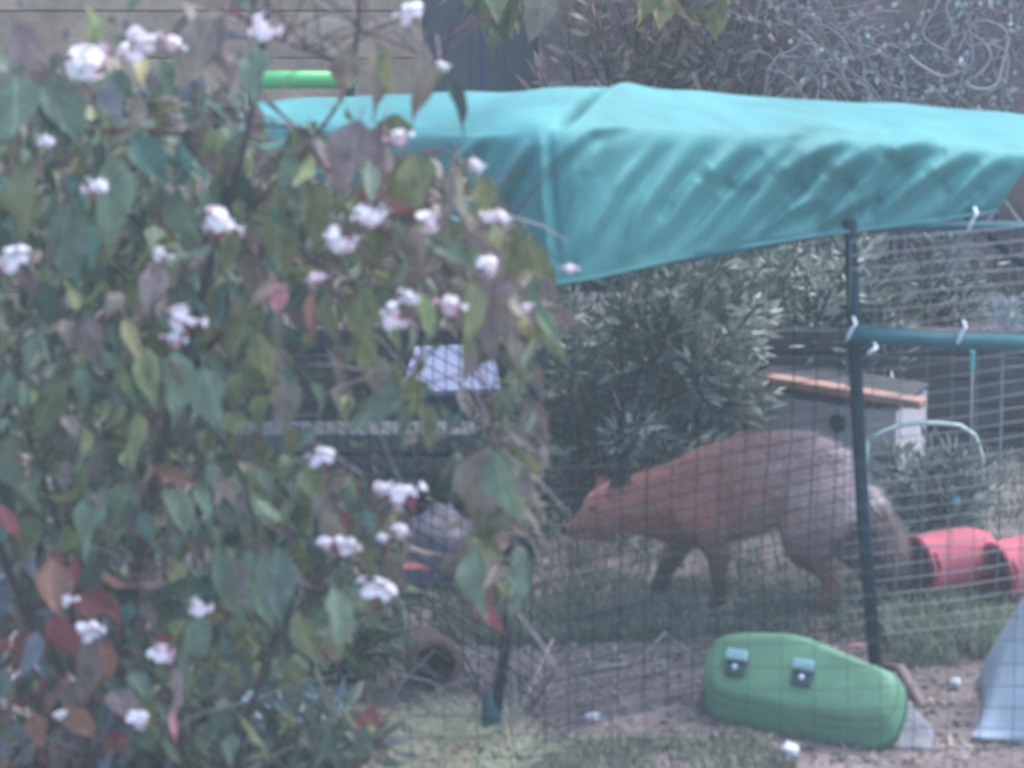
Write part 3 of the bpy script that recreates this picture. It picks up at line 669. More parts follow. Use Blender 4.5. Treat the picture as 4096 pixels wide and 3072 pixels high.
# teal topped cane, dish, hoop, thin stakes
c = gnd(3822, 2230); b = MB(); b.tube([c, at(3822, 2080, c.y)], .006, 6); 
t = thing('garden_stake', c, 'short stake with a bright blue green cap above the red tub', 'stake'); b.build('stake_rod', M['dark_post'], t)
b = MB(); b.tube([at(3822, 2090, c.y), at(3822, 1962, c.y)], .012, 8); b.build('cap', mat('teal_bright', (.06, .36, .40), .35, .1), t, smooth=True)
d = at(3740, 2020, c.y + .06); t = thing('dish', (d.x, d.y, d.z), 'small blue green dish on a short rod left of the capped stake', 'dish')
b = MB(); N = 16
prof = [(0.0, 0), (.025, .001), (.036, .010), (.039, .016), (.034, .013), (.02, .006), (0, .005)]
b.add([d + Vector((r_ * math.cos(2 * math.pi * j / N), r_ * math.sin(2 * math.pi * j / N), z)) for r_, z in prof for j in range(N)], [(i * N + j, i * N + (j + 1) % N, (i + 1) * N + (j + 1) % N, (i + 1) * N + j) for i in range(6) for j in range(N)])
b.build('bowl', bpy.data.materials['teal_bright'], t, smooth=True)
b = MB(); b.tube([d, Vector((d.x, d.y, 0))], .004, 6); b.build('rod', M['dark_post'], t)
hp = [(3470, 1760), (3540, 1725), (3600, 1702), (3680, 1693), (3760, 1694), (3840, 1702), (3900, 1740), (3930, 1830)]
b = MB(); b.tube([at(x, y, .35 + .002 * i) for i, (x, y) in enumerate(hp)] + [Vector((at(3940, 1900, .36).x, .36, 0))], .0065, 7); b.tube([at(3470, 1760, .35), Vector((at(3440, 1900, .35).x, .35, 0))], .0065, 7)
tag(b.build('hoop', mat('pale_hoop', (.36, .48, .46), .5, .1), smooth=True), 'pale green garden hoop arching behind the dark post', 'hoop')
for (x, y0, Y, lab) in ((3890, 1410, .45, 'thin grey stake with a blue green tip, left of two under the rail'), (4010, 1400, .47, 'thin grey stake with a bent top at the right edge under the rail')):
    q = at(x, y0, Y); t = thing('thin_stake', (q.x, Y, 0), lab, 'stake', 'thin grey stakes under the rail')
    b = MB(); b.tube([Vector((q.x + .01, Y, 0)), Vector((q.x + .004, Y, q.z * .5)), q] + ([q + Vector((.02, 0, .012)), q + Vector((.035, 0, .004))] if x > 3950 else []), .005, 6); b.build('rod', M['wire_grey'], t, smooth=True)
    if x < 3950: b = MB(); b.tube([q - Vector((0, 0, .045)), q + Vector((0, 0, .004))], .007, 7); b.build('tip', bpy.data.materials['teal_bright'], t)
# climbing plant rag at the right end of the rail
for (px, py, Y, r_, lab) in ((4010, 1270, -.2, 70, 'pale dried plant tuft resting on the blue green rail'), (3830, 990, .1, 60, 'pale dried plant tuft below the top bar')):
    q = at(px, py, Y); rn = random.Random(px); b = MB(); k = mpp(Y)
    for i in range(70):
        o = q + Vector((rn.gauss(0, .5), rn.gauss(0, .3), rn.gauss(0, .6))) * r_ * k; d = Vector((rn.gauss(0, 1), rn.gauss(0, 1), rn.gauss(0, 1))).normalized() * .03; e = d.cross(Vector((.2, 1, .3))).normalized() * .007
        b.add([o, o + d * .5 + e, o + d, o + d * .5 - e], [(0, 1, 2, 3)])
    tag(b.build('plant_tuft', mat('tuft', (.30, .36, .40), .7, .25, trans=.2)), lab, 'plant')

# pale blue plastic at the right edge
b = MB(); NU2, NV2 = 24, 24; vs = []
for i in range(NU2 + 1):
    u = i / NU2
    for j in range(NV2 + 1):
        v = j / NV2
        x = interp([(0, 3890), (.35, 3935), (1, 4330)], u) + (1 - v) * 40 * (1 - u)
        p0 = gnd(3880 + u * 480, 2960 + 60 * u); ztop = interp([(0, .015), (.12, .13), (.45, .33), (1, .42)], u)
        p = Vector((p0.x + .05 * math.sin(v * 2), p0.y + v * .30, ztop * math.sin(min(1, v * 1.25) * math.pi / 2) if v < .8 else ztop * (1 - (v - .8) * .6)))
        p += Vector((0, -1, .3)) * .012 * noise.noise(Vector((u * 5, v * 4, 3)))
        p.z = max(p.z, .012); vs.append(p)
b.add(vs, [(i * (NV2 + 1) + j, (i + 1) * (NV2 + 1) + j, (i + 1) * (NV2 + 1) + j + 1, i * (NV2 + 1) + j + 1) for i in range(NU2) for j in range(NV2)])
o = tag(b.build('plastic_sack', M['pale_blue'], smooth=True), 'pale blue grey plastic sack heaped at the lower right edge', 'sack'); so = o.modifiers.new('t', 'SOLIDIFY'); so.thickness = .004

# ------------------------------------------------------------------ things seen through the shrub
# small hutch with a pale blue roof
YH = .55
t = thing('hutch', (at(1810, 1800, YH).x, YH, 0), 'dark slotted hutch with a pale lilac blue roof, seen between the leaves', 'hutch')
a0, a1, a2, a3 = at(1600, 1590, YH - .02), at(2005, 1572, YH - .02), at(1970, 1392, YH + .33), at(1660, 1405, YH + .33)
b = MB(); up_ = Vector((0, 0, .014)); b.add([a0, a1, a2, a3, a0 + up_, a1 + up_, a2 + up_, a3 + up_], [(3, 2, 1, 0), (4, 5, 6, 7), (0, 1, 5, 4), (1, 2, 6, 5), (2, 3, 7, 6), (3, 0, 4, 7)]); b.build('roof', mat('lilac_sheet', (.15, .175, .29), .7, .15, 6), t)
x0, x1 = at(1640, 1700, YH).x, at(1990, 1700, YH).x; zt = a0.z - .004
b = MB(); b.box(((x0 + x1) / 2, YH + .16, zt / 2 + .05), (x1 - x0, .3, zt - .1), bev=.004); b.build('hutch_body', mat('hutch_dark', (.045, .05, .085), .7, .25), t)
for k in range(7):
    b = MB(); xx = x0 + (k + .5) * (x1 - x0) / 7; b.box((xx, YH, .06), (.014, .02, .12)); b.build('leg_slat', mat('slat_grey', (.14, .16, .19), .7, .2) if k == 0 else bpy.data.materials['slat_grey'], t)
# dark bench boards further left
t = thing('plank_stack', (at(1400, 1600, .3).x, .3, 0), 'stack of weathered blue grey planks behind the leaves, left of the hutch', 'planks')
for k in range(6):
    b = MB(); b.box((at(1400, 1500, .3).x + random.uniform(-.03, .03), .3 + random.uniform(-.02, .02) - (k % 2) * .03, .03 + k * .062), (.62, .12, .05), Euler((0, R(random.uniform(-1, 1)), R(random.uniform(-2, 2)))), bev=.004)
    b.build('plank', M['slate_board'], t)
# grey sack, pale sheet, pot
def lump(name, px, py, Y, rx, ry, rz_, m, lab, cat, rot=0.0):
    c = gnd(px, py) if Y is None else at(px, py, Y); b = MB(); b.blob((c.x, c.y, rz_ * .55), (rx, ry, rz_), Matrix.Rotation(rot, 3, 'Z'), 20, 14, jit=.35)
    return tag(b.build(name, m, smooth=True, org=(c.x, c.y, 0)), lab, cat)
lump('compost_sack', 1760, 2330, None, .13, .10, .13, mat('sack_mauve', (.12, .115, .16), .6, .25, 8, .4, 30), 'slumped dark mauve sack on the ground left of the hanging leaves', 'sack', .5)
q = gnd(1160, 2830); b = MB(); vs = []
for i in range(19):
    for j in range(11):
        u, v = i / 18, j / 10; vs.append(q + Vector(((u - .5) * .30, (v - .5) * .38, .03 + .05 * abs(math.sin(u * 5 + v * 3)) * math.sin(v * math.pi) + .025 * noise.noise(Vector((u * 6, v * 6, 1))))))
b.add(vs, [(i * 11 + j, (i + 1) * 11 + j, (i + 1) * 11 + j + 1, i * 11 + j + 1) for i in range(18) for j in range(10)])
o = tag(b.build('plastic_sheet', mat('pale_teal', (.20, .32, .36), .5, .15, 8), smooth=True), 'crumpled pale blue sheet on the ground under the flowering shrub', 'sheet'); o.modifiers.new('t', 'SOLIDIFY').thickness = .003
def pot(px, py, lab, yaw, s=1.0):
    c = gnd(px, py); t = thing('flowerpot', (c.x, c.y, 0), lab, 'flowerpot'); N = 24; ax = Vector((math.cos(yaw), math.sin(yaw), .05)).normalized(); e1 = Vector((-ax.y, ax.x, 0)).normalized(); e2 = ax.cross(e1)
    c = c + Vector((0, 0, .085 * s))
    for nm, prof, mm in (('pot_wall', [(-.5, .80), (-.5, 1.08), (-.30, 1.08), (-.29, .98), (.5, .66), (.5, 0)], M['terracotta']), ('pot_inside', [(-.5, .82), (.4, .56), (.4, 0)], M['dark_hole'])):
        b = MB(); b.add([c + ax * u * .17 * s + (e1 * math.cos(2 * math.pi * j / N) + e2 * math.sin(2 * math.pi * j / N)) * .08 * s * r_ for u, r_ in prof for j in range(N)], [(i * N + j, i * N + (j + 1) % N, (i + 1) * N + (j + 1) % N, (i + 1) * N + j) for i in range(len(prof) - 1) for j in range(N)])
        b.build(nm, mm, t, smooth=True)
pot(1720, 2720, 'brown terracotta pot lying among dry twigs below the shrub', R(100), .8)
b = MB(); c = gnd(1965, 2960); b.tube([c, c + Vector((0, 0, .06)), at(1950, 2800, c.y), at(1955, 2760, c.y)], [.026, .024, .015, .010], 10)
t = tag(b.build('bottle', mat('bottle_teal', (.015, .05, .065), .3, .2), smooth=True), 'small dark blue green bottle standing on the soil by the straw', 'bottle')
# stones, shard, sticks
def stone(px, py, sx, sy, sz, m, lab, seed):
    c = gnd(px, py); b = MB(); b.blob((c.x, c.y + sy * .4, sz * .5), (sx, sy, sz), Matrix.Rotation(seed * .7, 3, 'Z'), 12, 8, jit=.5)
    return tag(b.build('stone', m, smooth=True, org=(c.x, c.y, 0)), lab, 'stone', 'pale stones on the soil')
stone(2372, 2893, .024, .02, .015, M['stone_white'], 'oval white stone left of the green case', 1)
stone(2322, 2822, .012, .010, .010, M['stone_white'], 'smallest white stone, above the oval one', 2)
stone(3160, 3020, .027, .02, .017, M['stone_white'], 'white stone in front of the green case', 3)
stone(2500, 2930, .012, .010, .010, M['stone_grey'], 'small grey stone right of the oval white stone', 4)
stone(2690, 2945, .011, .010, .012, M['stone_grey'], 'grey pebble near the left end of the green case', 5)
stone(3822, 2745, .013, .012, .013, M['stone_white'], 'little white stone between the dark post and the blue sack', 6)
c = gnd(3640, 2985); b = MB(); tri = [(-.045, 0), (.05, -.005), (.055, .03), (.012, .075), (-.01, .11), (-.03, .09)]
b.add([c + Vector((x, .0 + z * .4, z)) for x, z in tri] + [c + Vector((x * .95, .03 + z * .4, z * .95)) for x, z in tri], [list(range(6)), list(range(11, 5, -1))] + [(i, i + 6, (i + 1) % 6 + 6, (i + 1) % 6) for i in range(6)])
tag(b.build('shard', mat('shard_grey', (.40, .38, .40), .85, .3, 14, .4, 60)), 'pale broken slab leaning at the right end of the green case', 'shard')
def stick(pts, r_, m, lab, nm='stick'):
    b = MB(); b.tube(pts, r_, 6); tag(b.build(nm, m, smooth=True), lab, 'stick', None)
stick([gnd(2060, 2880), gnd(2060, 2880).lerp(at(2212, 2555, -.55), .5) + Vector((.004, 0, .01)), at(2212, 2555, -.55)], .005, M['cane'], 'thin pale cane leaning up from the soil beside the bottle')
stick([gnd(2350, 2700) + Vector((0, 0, .012)), gnd(2420, 2692) + Vector((0, 0, .016)), gnd(2510, 2680) + Vector((0, 0, .012))], .008, M['pale_twig'], 'short pale stick lying on the soil below the fox')
stick([gnd(2530, 2680) + Vector((0, 0, .01)), gnd(2660, 2610) + Vector((0, 0, .05)), gnd(2780, 2650) + Vector((0, 0, .01))], .0045, M['pale_twig'], 'bent thin stick lying left of the green case top')
stick([at(3370, 2620, -.6), at(3400, 2580, -.6), at(3450, 2578, -.6)], .0045, mat('pink_cord', (.5, .2, .22), .6, .1), 'small pink hooked wire above the green case beside the dark post', 'wire_hook')
stick([gnd(3530, 2660), gnd(3600, 2720) + Vector((0, 0, .03)), gnd(3690, 2830)], .012, M['mauve_board'], 'short mauve branch on the soil right of the dark post')

# ------------------------------------------------------------------ ground cover
def blades(name, poly, count, h, cols, seed, lab=None, lean=.5, wd=.003):
    rn = random.Random(seed); xs_ = [p[0] for p in poly]; ys_ = [p[1] for p in poly]; b = MB(); k = 0; tries = 0
    while k < count and tries < count * 20:
        tries += 1; px, py = rn.uniform(min(xs_), max(xs_)), rn.uniform(min(ys_), max(ys_))
        if not inpoly(px, py, poly): continue
        g_ = gnd(px, py)
        if noise.noise(Vector((g_.x * 7, g_.y * 7, seed))) < rn.uniform(-.5, .15): continue
        g_.z = gz(g_.x, g_.y) - .004; k += 1; hh = h * rn.uniform(.5, 1.4); a = rn.uniform(0, 6.28); d = Vector((math.cos(a), math.sin(a), 0)); e = Vector((-d.y, d.x, 0)) * wd; ln = lean * rn.uniform(.2, 1.5)
        m1_, m2_ = g_ + Vector((0, 0, hh * .6)) + d * hh * ln * .3, g_ + Vector((0, 0, hh)) + d * hh * ln
        b.add([g_ - e, g_ + e, m1_ + e * .8, m1_ - e * .8, m2_], [(0, 1, 2, 3), (3, 2, 4)], rn.randrange(len(cols)))
    return tag(b.build(name, cols), lab, None, None, 'stuff')
GR = [mat('grass_%d' % i, c, .7, .3, 5, trans=.25) for i, c in enumerate([(.17, .21, .155), (.20, .22, .19), (.13, .16, .12), (.26, .26, .21)])]
blades('grass', [(1700, 2330), (3560, 2320), (3620, 2560), (2900, 2560), (2300, 2590), (1750, 2560)], 9000, .034, GR, 1)
blades('grass', [(3540, 2470), (4150, 2400), (4000, 2640), (3560, 2680)], 2600, .06, [GR[0], LM['teal_green'], GR[3], LM['yellow_green']], 2)
blades('grass', [(1900, 2990), (3000, 2960), (3200, 3080), (3000, 3180), (1500, 3180)], 3600, .028, GR, 3)
blades('straw', [(1560, 2930), (1750, 2890), (2000, 2930), (2120, 3010), (2080, 3160), (1500, 3160)], 3200, .05, [M['straw'], mat('straw_green', (.24, .30, .23), .8, .2)], 4, lean=1.6, wd=.0022)
blades('dry_litter', [(1300, 2300), (2200, 2380), (4200, 2450), (4300, 3150), (900, 3150)], 2600, .014, [M['pale_twig'], M['bark'], M['straw'], LM['dull_brown']], 5, lean=3, wd=.004)
blades('weeds', [(900, 1800), (4300, 1800), (4300, 2300), (900, 2300)], 5000, .06, [GR[0], GR[2], GR[1], M['pale_twig']], 6, lean=.9)
# soil clods
rn = random.Random(31); b = MB()
for i in range(380):
    q = gnd(rn.uniform(1900, 4150), rn.uniform(2480, 3080)); r_ = rn.uniform(.003, .011) * (1.6 if rn.random() < .1 else 1)
    b.blob((q.x, q.y, gz(q.x, q.y) + r_ * .3), (r_, r_, r_ * .7), seg=6, rings=4, jit=.5)
tag(b.build('soil_clods', M['soil'], smooth=True), kind='stuff')
# dry twigs round the pot
rn = random.Random(41); b = MB()
for i in range(46):
    q = gnd(rn.uniform(1350, 2150), rn.uniform(2480, 2960)); a = rn.uniform(0, 6.28); e = rn.uniform(.1, 1.1); l_ = rn.uniform(.10, .32); d = Vector((math.cos(a) * math.cos(e), math.sin(a) * math.cos(e) * .6, math.sin(e)))
    p1 = q + d * l_ * .5 + Vector((rn.gauss(0, .01), 0, .02)); b.tube([q, p1, q + d * l_ + Vector((0, 0, -.01))], [.0028, .0022, .0012], 4, rn.choice((0, 0, 1)))
tag(b.build('dry_twigs', [M['pale_twig'], M['bark']]), kind='stuff')

bush('low_plant', 'low leafy plant at the bottom edge beneath the white flowers, left of the straw', 1180, 3200, 700, 2860, -1.45, [LF['sage'], LF['grey_green'], LF['blue_grey'], LF['dull_brown']], 900, .06, 22, 15, 'plant', .5)
bush('low_plant', 'dense low green plant under the flowering shrub in the bottom left corner', 480, 3250, 1000, 2750, -1.35, [LF['sage'], LF['dark_green'], LF['grey_green'], LF['rust']], 1500, .06, 30, 16, 'plant', .5)
bush('low_plant', 'low plant with grassy leaves behind the shrub, left of the terracotta pot', 1250, 2650, 800, 2250, -.75, [LF['sage'], LF['grey_green'], LF['olive']], 1400, .05, 26, 17, 'plant', .5)

# ------------------------------------------------------------------ the flowering shrub in front
SX = at(700, 3600, -2.0).x
shrub = thing('flowering_shrub', (SX, -2.0, 0), 'tall shrub with drooping autumn leaves and white flower clusters in front of the run', 'shrub')
root = Vector((SX, -2.0, 0))
def limb(pts, r0, r1, m=None, nm='branch'):
    P = [Vector(p) for p in pts]; sm = []
    for i in range(len(P) - 1):
        p0, p1, p2, p3 = P[max(0, i - 1)], P[i], P[i + 1], P[min(len(P) - 1, i + 2)]
        for j in range(5):
            t = j / 5; sm.append(.5 * ((2 * p1) + (p2 - p0) * t + (2 * p0 - 5 * p1 + 4 * p2 - p3) * t * t + (3 * p1 - p0 - 3 * p2 + p3) * t ** 3))
    sm.append(P[-1]); b = MB(); b.tube(sm, [r0 + (r1 - r0) * i / (len(sm) - 1) for i in range(len(sm))], 6)
    b.build(nm, m or M['bark'], shrub, smooth=True); return sm
LIMBS = []
for k, (pp, r0, r1) in enumerate([
    ([(-50, 2100), (40, 1600), (170, 1280), (340, 1050), (480, 760), (620, 560)], .011, .004),
    ([(160, 1290), (300, 1310), (520, 1380)], .006, .003),
    ([(480, 2700), (620, 1900), (800, 1200), (950, 700), (1050, 200), (1080, -200)], .012, .004),
    ([(620, 1900), (760, 1500), (1000, 1230), (1300, 1010), (1600, 850), (1900, 790), (2060, 900)], .007, .0025),
    ([(800, 1200), (1000, 850), (1250, 560), (1400, 300), (1440, -120)], .006, .003),
    ([(330, 520), (600, 520), (900, 560), (1150, 620), (1380, 680), (1780, 600)], .005, .002),
    ([(600, 2000), (900, 1750), (1200, 1530), (1480, 1550), (1700, 1440)], .006, .002),
    ([(1500, 900), (1750, 1130), (1900, 1420), (1960, 1700), (1990, 1790)], .004, .002),
    ([(1950, 1710), (2040, 1960), (2070, 2200), (2050, 2470)], .004, .002),
    ([(380, 3100), (300, 2600), (260, 2200), (100, 1700)], .010, .005),
    ([(900, 3200), (1050, 2700), (1250, 2350), (1480, 2100), (1620, 1980)], .008, .003),
    ([(700, 3100), (820, 2500), (900, 2050), (1150, 1900), (1500, 1900)], .007, .002),
    ([(950, 60), (1100, 150), (1290, 230), (1420, 270)], .0035, .002), ([(1440, 120), (1600, 180), (1760, 260)], .003, .002),
    ([(1000, 500), (1250, 520), (1420, 600)], .003, .002), ([(1080, 420), (1250, 560)], .003, .002)]):
    Ys = -2.0 + .12 * math.sin(k * 2.4)
    LIMBS.append(limb([at(x, y, Ys + .1 * math.sin(i + k)) for i, (x, y) in enumerate(pp)], r0, r1, M['red_twig'] if k in (5, 7, 12, 13) else None))
for k, (px, py, Y) in enumerate(((480, 2700, -1.88), (380, 3100, -2.0), (900, 3200, -2.1), (700, 3100, -1.95), (-50, 2100, -2.0))):
    q = at(px, py, Y); limb([root + Vector((.03 * k - .06, 0, -.03)), root.lerp(q, .6) + Vector((0, .02, 0)), q], .016, .011, None, 'trunk')

# hand-set leaves: base px, base py, length px, roll (tip to the right +), colour, width, shape
HL = [(370, 185, 190, 185, 'yellow_green', 1.1, 0), (40, 90, 290, 52, 'mauve_brown', 1.0, 1), (450, 150, 130, 60, 'sage', .9, 0), (840, 80, 310, -18, 'dull_brown', 1.1, 1), (900, 60, 330, 8, 'mauve_brown', 1.0, 0),
      (1030, 190, 260, -4, 'grey_green', 1.15, 0), (545, 215, 165, 12, 'pale_yellow', 1.1, 0), (640, 230, 200, 5, 'sage', 1.0, 0), (1390, 190, 230, 4, 'dull_brown', 1.1, 1), (1490, 150, 350, 2, 'dull_brown', .9, 2),
      (1540, 200, 190, -6, 'olive', 1.0, 2), (1690, 190, 350, -3, 'dull_brown', .95, 2), (1760, 240, 170, -12, 'olive', 1.0, 2), (1790, 320, 250, 16, 'dark_green', .9, 2), (1440, 480, 330, -3, 'mauve_brown', 1.1, 1),
      (1540, 480, 330, 3, 'mauve_brown', 1.1, 0), (1340, 540, 210, 18, 'dull_brown', .8, 2), (1425, 765, 150, 65, 'red', 1.1, 3), (1560, 800, 130, 55, 'red', 1.0, 1), (530, 530, 260, 16, 'teal_green', 1.1, 3),
      (560, 560, 240, 30, 'sage', 1.0, 0), (730, 580, 180, 38, 'teal_green', 1.1, 0), (140, 640, 370, -12, 'olive', 1.1, 3), (280, 800, 380, -10, 'grey_green', 1.1, 0), (430, 620, 420, 8, 'sage', .9, 0),
      (350, 880, 330, -4, 'teal_green', .8, 2), (700, 760, 330, 10, 'grey_green', 1.0, 1), (850, 720, 280, 14, 'grey_green', 1.3, 1), (980, 700, 280, -8, 'dark_green', 1.1, 3), (860, 540, 120, 0, 'olive', 1.0, 0),
      (60, 290, 330, 10, 'grey_green', 1.3, 1), (190, 280, 320, 6, 'grey_green', 1.2, 3), (450, 330, 250, 6, 'blue_grey', 1.2, 1), (630, 1060, 230, -6, 'mauve_brown', 1.2, 0), (1110, 1130, 150, 4, 'pink', 1.4, 0),
      (1130, 1230, 190, -14, 'dull_brown', .8, 2), (900, 880, 240, -4, 'olive', .9, 0), (1000, 900, 300, -2, 'dull_brown', 1.1, 0), (1110, 830, 330, 6, 'olive', 1.0, 0), (1150, 610, 330, 18, 'sage', .9, 2),
      (1220, 720, 330, 8, 'olive', .9, 0), (1600, 640, 270, -4, 'olive', 1.0, 0), (1660, 610, 270, 14, 'olive', 1.1, 3), (1570, 920, 300, 28, 'dull_brown', .9, 2), (1700, 930, 280, 52, 'sage', .9, 4),
      (1860, 880, 230, 32, 'mauve_brown', .8, 0), (1840, 680, 260, 8, 'dull_brown', .9, 0), (1920, 700, 240, 14, 'olive', .9, 3), (2040, 910, 280, 6, 'olive', 1.0, 0), (2100, 930, 260, 16, 'olive', .9, 2),
      (1760, 950, 270, -6, 'dull_brown', 1.0, 1), (1880, 1120, 300, 4, 'olive', 1.0, 0), (1960, 1130, 360, -6, 'mauve_brown', .9, 0), (2050, 1120, 400, 8, 'dull_brown', 1.0, 0), (2120, 1150, 360, 10, 'olive', .8, 2),
      (2140, 1200, 260, 24, 'sage', .6, 4), (1860, 1250, 240, -4, 'olive', 1.0, 0), (260, 1520, 300, -32, 'olive', 1.25, 0), (1130, 1500, 270, 2, 'dull_brown', 1.15, 0), (1240, 1520, 240, 24, 'sage', .7, 4),
      (700, 1400, 330, -6, 'sage', 1.1, 0), (800, 1400, 200, 40, 'sage', .9, 0), (820, 1470, 290, 12, 'grey_green', 1.1, 3), (560, 1380, 290, 10, 'yellow_green', .9, 0), (500, 1270, 220, 24, 'pale_yellow', .7, 0),
      (1960, 1790, 400, -10, 'dull_brown', 1.2, 1), (1980, 1800, 360, 0, 'sage', 1.2, 0), (2020, 1780, 390, 14, 'olive', 1.2, 1), (2010, 1690, 260, 44, 'dull_brown', .7, 4), (2110, 1850, 260, 8, 'dull_brown', .9, 0),
      (1960, 1990, 200, -24, 'olive', 1.0, 0), (1900, 2200, 300, 6, 'sage', 1.2, 0), (1960, 2230, 280, 14, 'olive', 1.0, 0), (2070, 2200, 280, 6, 'grey_green', .8, 2), (2050, 2330, 190, -2, 'grey_green', 1.0, 0),
      (170, 2160, 240, 78, 'yellow_green', 1.1, 1), (510, 1930, 330, -8, 'sage', 1.3, 1), (420, 1960, 320, -12, 'sage', 1.1, 0), (590, 2040, 250, 8, 'teal_green', 1.2, 3), (250, 2440, 330, -6, 'red', 1.1, 1),
      (200, 2230, 270, -8, 'rust', 1.2, 3), (330, 2550, 330, 8, 'mauve_brown', .8, 0), (400, 2560, 320, 14, 'rust', 1.0, 1), (150, 2520, 250, -14, 'blue_grey', .8, 2), (140, 2850, 170, 20, 'rust', 1.3, 1),
      (260, 2820, 220, 30, 'rust', 1.2, 0), (360, 2230, 240, 8, 'grey_green', .9, 0), (690, 2660, 280, 4, 'mauve_brown', .6, 2), (690, 2840, 150, 2, 'pink', .6, 2), (880, 2170, 400, 14, 'sage', .7, 0),
      (1000, 2200, 360, 2, 'sage', 1.1, 0), (1110, 2180, 330, 4, 'grey_green', 1.1, 3), (780, 2440, 330, -4, 'sage', .9, 0), (960, 2430, 260, 4, 'olive', 1.0, 0), (1190, 2440, 300, 6, 'olive', 1.0, 0),
      (1330, 2350, 300, 2, 'sage', 1.0, 0), (1380, 2040, 110, 0, 'red', 1.0, 3), (1470, 2040, 140, 14, 'teal_green', .8, 0), (820, 1900, 260, 70, 'dull_brown', .8, 1), (600, 1850, 280, 60, 'rust', .6, 2),
      (540, 1650, 240, -8, 'olive', .7, 0), (40, 1750, 330, 8, 'sage', 1.1, 0), (1660, 1480, 240, -4, 'olive', 1.0, 0), (1560, 1500, 240, -18, 'grey_green', 1.1, 0), (1500, 1560, 240, -6, 'grey_green', .9, 3),
      (1640, 1640, 180, -14, 'olive', .8, 0), (1690, 1610, 230, 10, 'olive', .8, 0), (1760, 1610, 220, 26, 'grey_green', .7, 4), (1880, 1380, 190, 0, 'dull_brown', .9, 0), (1250, 1170, 220, -4, 'rust', .7, 4),
      (1300, 1180, 230, 8, 'olive', .8, 0), (1480, 1150, 330, -2, 'olive', 1.1, 1), (1450, 1300, 250, -8, 'olive', 1.0, 0), (1560, 1290, 130, 30, 'yellow_green', 1.0, 0), (1000, 1180, 280, 4, 'olive', 1.2, 1), (1040, 1330, 240, -2, 'olive', 1.2, 0)]
rnd = random.Random(77)
nobj = 0
for (px, py, ln, roll, k, wd, s) in HL:
    Y = -2.28 + rnd.uniform(-.12, .12); p = at(px, py, Y)
    leafobj(shrub, k, (s + 5 * rnd.randrange(2)) % NS, leafmat(p, ln * mpp(Y) * 1.0, roll + rnd.uniform(-9, 9), rnd.uniform(-50, 50), rnd.uniform(-40, 4), wd * .95), {'red': 'red autumn leaf', 'pink': 'pink leaf', 'pale_yellow': 'pale yellow leaf'}.get(k)); nobj += 1
# further leaves in layers, thinned where the photograph shows gaps
DENSE = [[(-60, 260), (300, 280), (620, 380), (900, 380), (1000, 560), (1300, 640), (1600, 640), (1900, 720), (2000, 880), (2140, 980), (2170, 1180), (2180, 1420), (2060, 1420), (1960, 1300), (1560, 1290), (1130, 1330), (1060, 1500), (1030, 1850), (1300, 1950), (1560, 2040), (1640, 2300), (1560, 2480), (1400, 2640), (1000, 2640), (930, 2760), (880, 3120), (-60, 3120)]]
SPARSE = [[(-60, -60), (1150, -60), (1050, 380), (-60, 330)], [(1060, 1330), (1700, 1330), (1900, 1750), (1500, 1900), (1040, 1850)], [(1000, 400), (1500, 500), (1600, 650), (1000, 620)], [(860, 2640), (1300, 2640), (1200, 2760), (880, 2760)], [(700, 2850), (1550, 2880), (1600, 3120), (700, 3120)], [(1820, 2100), (2080, 2150), (2060, 2460), (1850, 2460)]]
def pickcol(px, py, deep):
    r = rnd.random()
    if px < 500 and py > 2250: base_ = ['rust', 'red', 'mauve_brown', 'grey_green', 'olive', 'dark_green', 'blue_grey']
    elif px > 1300: base_ = ['olive', 'dull_brown', 'dull_brown', 'sage', 'olive', 'mauve_brown', 'grey_green']
    elif py < 420: base_ = ['mauve_brown', 'dull_brown', 'grey_green', 'sage', 'blue_grey']
    else: base_ = ['grey_green', 'grey_green', 'sage', 'sage', 'olive', 'olive', 'teal_green', 'dark_green', 'dark_green', 'yellow_green', 'mauve_brown', 'dull_brown']
    if r < .02: return rnd.choice(['pale_yellow', 'red', 'yellow_green'])
    return rnd.choice(base_)
far = MB()
def scatter(polys, count, y0, y1, lo, hi, as_obj):
    global nobj
    k = 0; tries = 0
    while k < count and tries < count * 40:
        tries += 1; P = rnd.choice(polys); px = rnd.uniform(min(a for a, _ in P), max(a for a, _ in P)); py = rnd.uniform(min(b_ for _, b_ in P), max(b_ for _, b_ in P))
        if not inpoly(px, py + 40, P) or (1030 < px < 1350 and 230 < py < 540): continue
        k += 1; Y = rnd.uniform(y0, y1); p = at(px, py - 60, Y); ln = rnd.uniform(lo, hi) * mpp(Y)
        mt = leafmat(p, ln, rnd.gauss(4, 34), rnd.gauss(0, 60), rnd.gauss(-24, 24), rnd.uniform(.75, 1.25)); c = pickcol(px, py, Y); s = rnd.randrange(NS)
        if as_obj and nobj < 300: leafobj(shrub, c, s, mt); nobj += 1
        else:
            me_ = LMESH[(c, s)]; far.add([mt @ v.co for v in me_.vertices], [list(p_.vertices) for p_ in me_.polygons], LMK.index(c))
scatter(DENSE, 150, -2.32, -2.05, 110, 230, True)
scatter(SPARSE, 34, -2.3, -2.05, 120, 230, True)
scatter(DENSE, 420, -2.28, -2.0, 60, 150, False)
scatter(SPARSE, 90, -2.28, -2.0, 60, 140, False)
scatter(DENSE, 700, -2.05, -1.7, 110, 220, False)
scatter(DENSE, 1200, -1.7, -1.25, 120, 240, False)
scatter(SPARSE, 60, -2.0, -1.5, 120, 200, False)
scatter([[(1940, 1150), (2200, 1150), (2200, 1500), (2120, 1720), (2020, 1720)], [(1820, 1780), (2180, 1750), (2170, 2200), (2080, 2500), (1800, 2480)]], 46, -2.25, -1.9, 120, 240, False)
tag(far.build('leaves', LML, shrub, smooth=True), kind='stuff')
